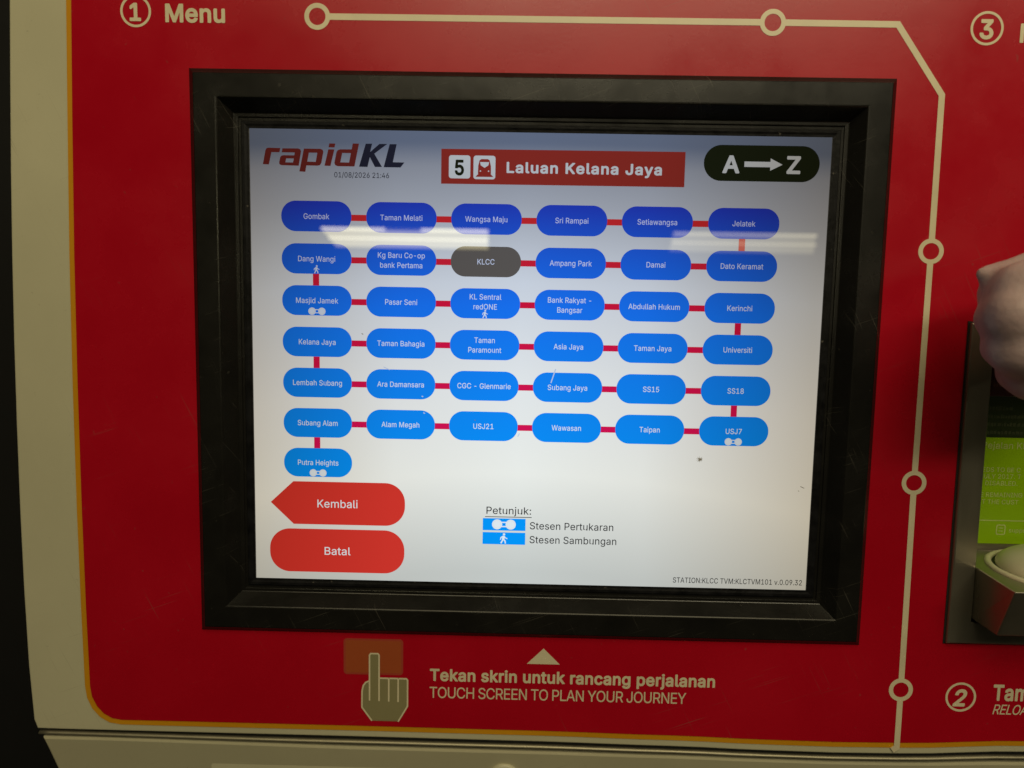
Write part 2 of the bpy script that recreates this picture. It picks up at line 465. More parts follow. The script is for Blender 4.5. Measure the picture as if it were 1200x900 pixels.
# ------------------------------------------------------------------ lettering: outlines of a plain grotesque, regular and bold
R=""" ~196~
-~461~255,184 339,184 344,187 345,244 339,248 119,248 114,244 114,189 119,184
.~196~77,-3 95,-8 115,-6 130,2 145,21 149,42 145,62 135,76 120,86 105,91 85,89 65,77 54,62 50,42 53,22 63,7
/~257~14,-75 19,-80 34,-80 74,-80 79,-75 242,530 242,535 239,537 184,537 179,535
0~461~187,-6 228,-11 273,-6 308,7 338,28 365,59 385,94 400,139 409,189 413,254 409,319 399,374 382,419 362,454 333,484 313,498 293,508 253,519 213,519 178,512 143,495 117,474 92,444 74,409 61,369 52,319 48,259 51,199 60,144 74,99 96,59 122,29 153,7|203,58 183,67 163,84 148,104 134,134 125,169 119,209 117,254 119,299 124,334 132,369 143,395 158,419 173,435 193,448 213,454 238,456 263,450 288,435 307,414 323,384 334,349 342,304 344,259 342,209 336,169 327,134 313,104 298,84 278,67 258,58 228,54
1~461~81,-4 391,-4 396,-4 399,1 399,56 396,59 286,59 284,61 284,506 281,513 201,513 89,431 86,426 86,361 87,356 91,354 212,441 212,61 206,59 81,59 76,56 76,46 76,1
2~461~69,-4 389,-4 394,-4 397,1 397,56 394,61 164,61 282,186 331,241 364,286 382,326 388,351 389,376 386,401 379,426 366,451 350,471 329,490 309,502 279,513 244,519 209,519 174,512 144,499 118,481 95,456 80,431 68,391 66,366 66,361 69,358 129,358 134,360 142,401 159,429 174,441 189,449 204,454 224,456 244,455 264,450 283,441 297,431 309,416 316,401 320,366 312,331 284,286 66,51 64,46 64,1
3~461~174,-6 209,-11 244,-10 279,-4 314,8 339,23 359,41 377,64 391,89 400,124 400,164 391,199 374,231 349,257 319,277 284,290 244,294 239,299 379,459 380,509 374,513 74,513 70,509 70,454 74,448 274,448 279,448 283,444 159,303 157,299 157,249 159,245 164,244 219,244 254,239 279,229 304,211 322,184 329,154 326,119 314,93 294,74 264,60 234,54 199,56 164,65 139,83 125,104 114,136 49,136 45,134 47,109 54,84 64,64 79,45 99,27 119,14 144,3
4~461~290,-4 345,-4 350,-1 351,96 355,101 415,101 421,106 421,161 419,166 355,167 351,171 350,320 345,322 284,321 282,316 282,171 280,168 125,167 121,171 318,506 318,511 315,513 250,513 41,161 40,106 45,101 280,101 282,96 282,1 285,-4
5~461~225,-11 265,-7 300,4 330,22 359,49 380,80 393,114 399,154 397,194 386,234 367,269 340,300 305,322 265,335 220,337 185,330 145,311 143,314 158,444 160,447 165,448 370,448 374,454 374,469 374,509 370,513 100,513 96,509 67,254 70,249 130,242 160,260 185,268 215,273 245,271 275,260 295,244 315,219 324,194 327,174 327,149 322,124 313,104 300,86 285,72 270,63 250,57 230,54 205,56 185,61 170,69 155,80 143,94 135,109 130,129 125,134 65,134 60,129 65,99 74,74 90,49 110,28 135,11 165,-2 195,-9
6~461~187,-6 219,-11 254,-10 284,-3 314,9 339,27 361,49 380,79 391,109 397,154 393,199 379,239 354,274 337,289 319,300 280,314 254,318 229,318 209,314 194,309 327,504 330,509 324,513 259,513 251,509 114,305 86,254 71,214 65,179 65,144 71,109 84,74 100,49 126,24 154,6|214,53 194,59 176,69 159,84 149,98 141,114 135,134 133,154 135,179 140,199 147,214 159,231 174,245 189,253 209,259 229,261 249,260 269,254 284,246 299,234 310,219 320,199 325,179 327,154 325,134 320,114 312,99 302,84 289,72 274,62 254,55 234,52
7~461~102,-4 167,-4 174,1 398,446 399,506 397,512 67,513 63,511 62,451 67,448 317,448 321,446 100,6 97,1
8~461~179,-6 217,-11 257,-10 297,-2 327,10 357,29 378,49 397,79 407,114 409,134 407,159 400,184 391,204 377,224 362,240 342,255 322,264 322,269 342,280 361,299 382,334 387,354 390,379 388,404 383,424 364,459 337,486 302,506 262,518 227,520 197,517 167,510 137,495 112,477 92,454 79,429 72,404 71,364 75,344 82,326 103,294 120,279 138,269 138,264 117,254 97,239 82,223 67,199 58,179 53,154 52,124 56,99 72,64 97,34 117,19 137,8|212,54 172,64 152,77 137,92 128,109 124,129 124,149 128,169 139,189 152,204 167,215 186,224 207,229 232,231 257,229 277,223 308,204 321,189 330,174 337,144 336,124 332,109 316,84 287,64 252,54|197,298 177,307 162,319 151,334 145,349 141,369 142,389 147,407 156,424 165,434 177,443 197,451 217,455 252,454 269,449 287,440 308,419 317,394 318,364 315,349 309,334 292,314 265,299 232,294
9~461~134,-4 204,-4 209,0 345,201 374,253 389,294 396,331 396,366 390,401 378,431 359,461 339,482 309,501 279,513 249,519 214,519 179,512 149,500 124,483 101,461 82,431 70,401 64,356 69,306 81,271 106,236 138,211 174,197 219,191 264,196 133,6 130,1|204,250 188,256 172,266 159,278 146,296 138,316 134,336 133,361 137,381 144,401 154,419 169,435 184,445 199,452 219,456 239,456 259,452 275,446 294,433 305,421 317,401 324,381 327,361 326,336 322,316 317,301 304,281 294,270 279,259 264,253 244,248 224,247
:~196~77,-3 95,-8 115,-6 130,2 145,21 149,42 145,62 135,76 120,86 105,91 85,89 65,77 54,62 50,42 53,22 63,7|77,272 95,267 115,269 130,277 143,292 149,312 147,332 139,347 125,359 110,365 90,365 70,356 57,342 50,322 52,302 60,286
A~488~21,-4 91,-3 140,136 146,138 341,138 346,136 396,-2 401,-4 466,-4 471,1 285,506 281,513 206,513 201,510 16,1|166,204 241,436 246,431 287,301 321,206 316,203
B~464~65,-4 260,-4 310,1 340,10 371,26 394,46 410,69 421,96 426,126 424,161 417,191 403,216 385,236 360,254 330,266 350,275 370,288 383,301 393,316 401,336 405,356 404,401 397,426 384,451 365,473 340,492 305,506 265,512 65,513 61,511 60,1|135,61 133,66 133,216 135,227 255,227 285,223 305,216 321,206 335,193 346,176 355,146 352,116 340,92 320,75 300,67 270,62|135,289 133,291 133,436 133,446 135,448 270,446 300,436 314,426 323,416 334,391 336,376 335,356 330,341 322,326 302,306 280,295 255,290
C~518~221,-6 265,-11 310,-8 355,4 390,21 425,49 449,79 470,119 481,159 475,164 410,163 391,119 380,103 365,89 345,75 325,66 300,59 275,57 250,58 230,62 190,79 171,94 157,109 132,149 118,189 112,229 112,274 118,319 130,356 148,389 170,414 199,434 225,445 255,451 285,451 315,446 345,434 377,409 395,384 410,345 475,344 480,347 475,374 461,409 445,436 426,459 400,481 375,496 340,510 310,517 265,520 220,515 175,500 140,479 107,449 80,413 59,369 45,319 40,264 43,204 56,149 75,104 102,64 135,33 175,9
D~510~65,-4 240,-4 275,0 305,6 345,21 378,41 406,66 429,96 451,141 465,196 470,256 465,316 452,366 430,412 400,450 365,478 320,499 265,511 65,513 61,511 60,1|135,61 133,66 133,446 135,448 245,447 280,442 310,431 340,412 364,386 380,358 392,321 398,276 398,226 391,186 377,146 362,121 345,103 320,84 295,73 270,66 240,62
E~427~65,-4 375,-4 380,-4 383,1 383,56 380,61 135,61 133,66 133,221 135,224 360,225 363,231 363,261 363,286 360,290 134,291 133,446 135,448 375,448 380,451 379,511 375,513 315,513 65,513 61,511 60,1
G~528~222,-6 270,-11 315,-8 355,3 395,23 428,49 452,79 473,119 483,159 486,199 486,254 484,259 290,260 285,259 283,254 283,199 285,196 414,194 411,164 401,134 382,104 360,83 330,67 300,59 260,57 225,64 195,77 171,94 149,119 132,149 118,189 112,229 112,274 118,319 130,356 148,389 170,414 195,432 220,444 250,451 280,452 310,447 342,434 370,413 392,384 410,346 475,345 482,349 475,379 462,409 445,436 425,459 400,480 370,498 340,510 310,517 265,520 220,515 175,500 139,479 106,449 80,414 59,369 45,319 40,264 43,204 55,150 75,104 102,64 135,33 175,9
H~525~65,-4 130,-4 133,1 133,226 135,228 390,228 392,226 392,1 395,-4 400,-4 460,-4 465,1 464,511 460,513 440,513 395,513 393,511 392,296 385,293 355,293 135,294 133,296 132,511 115,513 65,513 61,511 60,1
I~308~36,-4 271,-4 276,-1 276,58 271,61 191,61 191,416 191,446 196,448 271,448 276,450 276,511 36,513 32,511 31,451 36,448 116,448 118,446 118,66 116,61 36,61 31,56 31,26 31,1
J~404~144,-6 173,-10 208,-10 238,-5 263,4 288,19 308,37 323,58 333,79 341,109 344,144 344,509 338,513 278,513 272,509 272,139 266,104 251,79 233,65 208,56 178,55 153,60 132,74 114,99 107,124 106,174 103,177 38,177 33,174 33,134 37,104 44,79 56,54 72,34 93,17 118,3
K~475~65,-4 130,-4 133,1 134,166 200,236 205,234 375,-4 455,-3 457,1 455,4 252,286 255,291 455,506 455,511 365,512 175,306 135,257 132,266 132,511 115,513 65,513 61,511 60,1
L~401~65,-4 365,-4 369,1 369,56 365,61 135,61 133,66 133,506 130,513 65,513 61,511 60,506 60,1
M~636~65,-4 125,-4 130,1 130,404 170,291 285,1 290,-4 345,-4 351,1 462,286 500,392 503,396 505,405 504,1 510,-4 570,-4 575,-2 575,511 480,513 477,511 351,186 320,90 315,98 290,176 160,510 155,513 65,513 61,511 60,1
N~531~65,-4 130,-4 133,1 133,301 130,411 201,291 386,1 390,-4 395,-4 465,-4 470,-2 470,511 405,513 400,511 400,100 356,176 143,511 140,513 125,513 65,513 61,511 60,1
O~541~221,-6 270,-11 315,-7 360,6 400,28 435,59 464,99 482,139 496,189 501,244 498,304 486,359 467,404 439,444 402,479 360,503 315,516 265,520 220,515 175,500 140,479 107,449 78,409 57,364 45,319 40,264 43,204 54,154 73,109 100,67 134,34 175,9|250,58 220,65 190,79 165,100 142,129 127,159 116,199 111,239 112,284 119,324 131,359 148,389 170,414 195,432 225,445 255,451 285,451 320,444 350,430 377,409 397,384 415,349 425,314 430,269 429,224 423,189 412,154 396,124 375,98 350,79 320,65 285,58
P~452~65,-4 130,-4 133,1 133,176 135,182 255,182 285,186 310,192 335,202 360,218 380,238 396,261 409,291 416,326 417,361 411,396 398,431 385,451 365,472 335,492 300,506 260,512 65,513 61,511 60,1|135,246 133,251 133,406 133,446 135,448 265,446 295,437 320,419 333,401 339,386 343,366 344,341 342,321 336,301 328,286 315,271 290,255 260,247
R~457~65,-4 130,-4 133,1 133,191 140,194 245,194 250,191 355,-3 430,-4 435,-1 435,3 324,206 365,230 390,256 409,296 417,341 413,391 400,431 388,451 375,466 340,492 305,505 260,512 65,513 61,511 60,1|135,259 132,261 133,446 135,448 240,448 270,445 300,437 326,416 335,402 341,386 344,366 345,341 341,321 335,303 317,281 295,268 265,261
S~455~228,-13 268,-10 303,-3 338,12 363,28 383,47 402,77 413,107 416,137 413,170 404,197 386,222 364,242 318,267 213,298 168,315 143,332 128,350 123,367 124,387 131,407 141,422 153,433 173,444 213,454 238,455 263,451 283,445 303,434 318,422 328,408 338,376 343,374 403,374 409,377 405,407 396,432 380,457 358,479 333,496 303,509 268,517 233,520 193,517 153,507 118,490 90,467 68,438 56,407 52,372 57,337 64,317 78,296 98,277 121,262 168,241 288,205 307,197 323,186 336,172 345,152 345,127 338,107 318,82 288,64 248,54 208,54 168,64 138,82 122,102 116,117 112,137 108,141 43,141 38,137 43,107 53,77 73,47 93,27 118,11 153,-3 188,-10
T~457~197,-4 262,-4 265,1 265,446 267,448 422,448 425,451 425,466 425,506 422,513 37,513 33,511 32,451 37,448 187,448 193,446 193,1
U~525~211,-7 245,-11 285,-11 320,-6 355,5 385,21 410,41 434,68 448,93 460,128 465,168 465,508 460,513 400,513 395,512 393,508 393,173 390,148 381,123 361,93 335,73 305,61 265,56 225,60 190,73 175,84 160,98 142,128 135,148 132,173 132,508 130,512 115,513 65,513 60,508 60,168 62,143 68,118 77,93 89,73 104,53 120,36 160,10 185,0
V~488~211,-4 281,-4 286,0 470,506 470,511 466,513 431,513 401,513 396,511 279,176 246,70 202,201 91,511 66,513 21,513 17,511 17,506 203,1 206,-3
W~694~161,-4 231,-4 236,-3 238,1 326,321 346,409 455,1 461,-4 536,-3 677,511 661,513 611,513 604,511 496,85 470,196 386,512 311,513 306,509 215,161 201,100 196,89 177,176 89,511 86,513 71,513 21,513 17,511 155,1
Y~480~211,-4 271,-4 276,1 276,206 462,506 461,512 386,513 381,510 281,346 241,273 206,336 98,511 96,513 71,513 21,513 17,511 17,506 203,206 203,1 206,-4
a~397~123,-8 165,-13 190,-11 210,-6 230,1 247,12 275,42 277,37 277,2 280,-4 340,-4 345,2 345,252 341,292 332,317 312,347 294,362 265,377 230,386 195,388 160,385 125,375 98,362 73,342 55,320 41,292 45,287 105,270 124,297 145,314 175,325 205,327 230,323 250,314 265,299 273,282 276,252 272,242 265,237 245,232 150,219 105,208 65,187 50,172 40,157 32,132 30,107 32,82 40,57 55,34 71,17 95,2|150,52 135,56 120,64 105,82 100,97 100,112 104,127 111,137 125,148 145,157 230,171 275,181 274,122 265,97 250,78 230,62 205,53 175,49
b~432~233,-12 278,-6 298,1 318,12 348,38 375,78 391,123 398,173 396,228 384,278 364,318 338,350 308,371 268,385 223,388 183,381 167,373 148,359 123,328 122,508 118,513 58,513 53,508 54,-2 58,-4 118,-3 120,3 120,43 123,50 144,23 173,1 198,-8|203,53 183,59 163,73 148,88 136,108 127,133 123,158 121,193 123,223 128,248 138,273 148,290 163,305 178,315 198,323 218,326 243,325 263,319 283,307 301,288 313,268 322,243 327,213 328,183 325,153 320,128 309,103 298,86 283,71 268,61 248,53 228,51
c~404~167,-7 199,-12 234,-11 264,-5 294,7 319,23 340,43 357,68 370,98 369,105 309,121 304,118 290,88 269,67 254,59 234,52 199,51 174,56 153,68 129,93 116,118 109,143 104,173 105,203 109,233 116,258 126,278 142,298 159,312 179,321 199,325 224,325 249,320 264,313 279,301 294,282 304,260 309,258 364,272 369,276 365,293 355,313 329,345 297,368 254,384 219,388 179,385 149,378 119,363 93,343 69,314 52,283 40,248 35,208 35,163 42,123 54,88 75,53 104,23 134,4
d~432~199,-12 234,-8 259,1 289,23 309,49 313,43 314,-2 374,-4 379,-2 380,508 374,513 314,513 311,508 311,333 309,329 284,359 269,371 249,381 209,388 164,384 124,370 93,348 65,313 47,273 36,223 35,168 43,118 60,73 84,38 114,12 154,-6|189,53 169,59 153,68 137,83 123,103 113,128 107,153 104,183 106,218 110,243 119,268 131,288 144,302 159,313 179,322 199,326 224,325 244,320 264,309 282,293 295,273 305,248 310,223 312,193 310,158 305,133 296,108 284,88 269,72 254,61 234,54 214,51
e~412~168,-7 199,-11 234,-11 269,-6 294,3 321,18 344,38 362,63 372,88 372,93 369,95 309,109 289,79 269,62 239,52 204,50 179,55 154,66 131,88 115,113 105,153 105,163 109,165 374,165 379,168 378,213 373,253 365,283 351,313 332,338 309,358 279,375 249,384 214,388 174,385 139,374 110,358 84,335 64,308 50,278 39,243 34,198 36,153 44,113 59,78 79,48 104,23 134,4|109,225 105,228 106,233 112,258 122,278 138,298 154,311 169,319 189,324 209,326 244,321 259,314 274,303 287,288 298,268 308,228 304,225
g~433~160,-150 194,-154 229,-154 264,-150 294,-141 319,-128 339,-113 359,-90 369,-70 377,-45 380,-15 379,381 344,383 314,381 313,335 309,331 294,350 279,364 244,383 224,387 199,388 154,382 119,367 94,349 70,320 51,285 41,255 35,220 34,180 38,145 45,115 57,85 73,60 92,40 121,20 149,8 179,2 214,1 239,5 264,16 291,35 309,59 311,55 311,-15 306,-40 299,-55 291,-65 264,-83 244,-90 219,-93 194,-92 169,-88 139,-72 109,-40 104,-37 54,-65 51,-70 59,-85 74,-104 89,-118 124,-139|189,65 169,70 150,80 134,95 124,110 113,135 106,160 104,190 106,220 111,245 121,270 133,290 147,305 161,315 179,322 199,326 224,325 244,320 264,310 281,295 295,275 304,252 310,225 312,195 310,160 305,135 297,115 284,95 269,81 254,72 234,65 209,63
h~418~58,-4 118,-4 122,1 122,231 126,261 137,286 158,308 183,320 213,325 243,321 263,311 282,291 293,266 296,236 296,1 298,-3 303,-4 358,-4 363,-3 365,1 365,256 360,291 349,321 333,346 308,368 278,382 243,388 208,386 173,376 148,361 123,333 122,506 118,513 58,513 54,511 53,506 53,1
i~175~61,-4 116,-4 122,1 122,376 121,381 116,383 56,383 53,376 53,1 56,-4|74,441 91,439 106,442 121,452 131,466 134,486 130,501 121,515 106,525 91,528 71,525 56,516 45,501 41,486 44,466 56,451
j~175~1,-147 45,-143 65,-135 80,-127 95,-113 105,-100 118,-67 122,-32 122,378 120,382 60,383 55,382 53,378 52,-42 46,-62 35,-75 20,-82 -5,-83 -10,-87 -10,-142 -5,-147|68,443 85,439 105,442 120,451 129,463 134,478 132,498 123,513 110,522 95,527 75,526 58,518 46,503 41,488 44,468 53,453
k~389~58,-4 118,-4 122,1 122,136 124,141 158,172 298,-4 373,-4 378,-3 380,1 210,216 367,376 367,381 363,383 323,383 288,383 285,381 123,216 122,506 118,513 58,513 54,511 53,506 53,1
l~197~143,-6 178,-3 185,-1 189,4 178,54 173,58 148,56 133,59 128,64 123,79 122,509 118,513 58,513 53,509 54,64 63,34 73,20 83,10 108,-2
m~618~58,-4 118,-4 122,1 122,241 125,266 136,291 153,310 178,322 203,326 228,323 248,313 264,296 272,276 274,1 278,-4 338,-4 343,1 343,246 346,271 357,296 373,312 393,322 423,326 448,323 473,311 486,296 494,276 496,256 496,1 498,-3 503,-4 563,-3 565,1 565,266 558,306 550,326 542,341 518,366 493,380 463,388 428,389 398,384 368,371 343,351 323,324 303,354 283,373 258,385 223,390 193,386 167,376 140,356 123,334 120,341 120,376 118,382 58,383 54,381 53,1
n~418~58,-4 118,-4 122,1 122,231 126,261 137,286 158,308 183,320 213,325 243,321 263,311 282,291 293,266 296,236 296,1 298,-3 303,-4 363,-3 365,1 365,241 363,276 356,306 344,331 328,351 308,368 288,378 263,385 233,388 203,386 178,378 155,366 138,351 123,332 120,336 120,376 118,382 58,383 54,381 53,1
o~423~167,-7 199,-12 239,-10 274,-2 304,12 331,33 354,61 371,93 383,128 389,173 387,218 380,258 364,298 345,328 319,353 289,372 254,384 219,388 179,385 149,378 119,363 93,343 69,314 52,283 40,248 35,208 35,163 42,123 54,88 75,53 104,23 134,4|189,52 169,58 153,68 134,87 120,108 111,133 106,158 104,188 106,218 111,243 121,268 133,288 149,305 164,315 184,323 204,326 229,325 249,320 269,309 286,293 300,273 310,248 317,218 319,188 317,158 312,133 303,108 290,88 274,71 259,61 238,53 214,50
p~432~94,-147 118,-147 122,-142 123,50 148,19 183,-3 218,-11 263,-10 302,3 333,23 360,53 382,93 394,138 398,183 396,228 386,273 371,308 349,338 323,362 293,377 268,385 243,388 213,387 188,383 168,374 148,359 123,328 120,333 120,378 118,382 58,383 53,378 53,-142 58,-147|203,53 183,59 163,73 148,88 136,108 127,133 123,158 121,193 123,223 128,248 138,273 148,290 163,305 178,315 198,323 218,326 243,325 263,319 283,307 301,288 313,268 322,243 327,213 328,183 325,153 320,128 309,103 298,86 283,71 268,61 248,53 228,51
r~267~58,-4 118,-4 122,1 122,241 125,261 130,276 148,299 163,310 176,316 208,322 248,318 251,321 251,371 250,386 248,388 203,388 173,381 143,362 123,338 120,346 120,376 118,382 58,383 54,381 53,1
s~373~186,-12 216,-10 246,-4 267,3 293,18 311,34 328,58 335,78 339,103 337,128 328,153 316,170 296,188 256,207 151,235 131,246 121,258 118,268 117,283 126,303 146,319 176,328 211,327 236,319 253,303 271,273 331,288 328,303 316,328 305,343 286,361 266,373 246,381 201,388 166,387 136,381 106,368 81,351 62,328 51,304 47,278 50,248 57,228 66,213 81,198 101,185 141,169 226,148 251,136 261,126 267,113 268,98 263,83 249,68 231,57 206,50 181,49 151,54 126,66 112,83 101,109 96,111 41,98 36,93 43,68 54,48 66,32 86,15 106,3 126,-4 156,-10
t~235~132,-3 156,-7 186,-8 211,-4 221,2 208,57 171,54 151,58 145,62 138,72 134,97 135,322 206,323 211,325 212,377 211,381 206,383 136,384 134,387 134,472 131,475 71,475 65,472 65,387 61,383 9,382 6,377 6,327 11,323 63,322 65,92 67,67 76,42 89,22 108,7
u~418~145,-4 168,-8 193,-9 233,-2 268,17 293,45 298,46 298,51 298,1 303,-4 363,-3 365,1 365,246 365,376 363,382 303,383 297,381 296,151 291,116 278,89 260,71 233,58 203,54 173,59 153,69 137,86 126,111 122,141 121,381 118,383 83,383 58,383 54,381 53,136 59,86 73,51 91,26 113,10
v~397~167,-4 227,-4 232,-3 235,1 378,376 377,382 312,383 306,381 224,156 202,84 197,80 180,136 92,380 87,383 22,383 18,381 18,376 151,31 162,1
w~575~143,-4 203,-4 207,1 288,291 313,191 368,0 373,-4 433,-4 437,1 552,376 552,381 548,383 513,383 483,383 481,381 425,181 403,93 398,99 370,216 323,381 318,383 253,381 202,201 178,101 173,89 152,176 94,381 63,383 28,383 24,381 24,376 138,1
y~397~54,-144 97,-149 137,-143 155,-134 172,-122 195,-94 212,-59 289,141 378,376 377,382 312,383 306,381 224,156 202,87 197,80 178,141 92,380 87,383 22,383 18,381 18,376 162,1 145,-49 137,-64 127,-75 117,-82 102,-86 67,-82 62,-84 47,-139"""
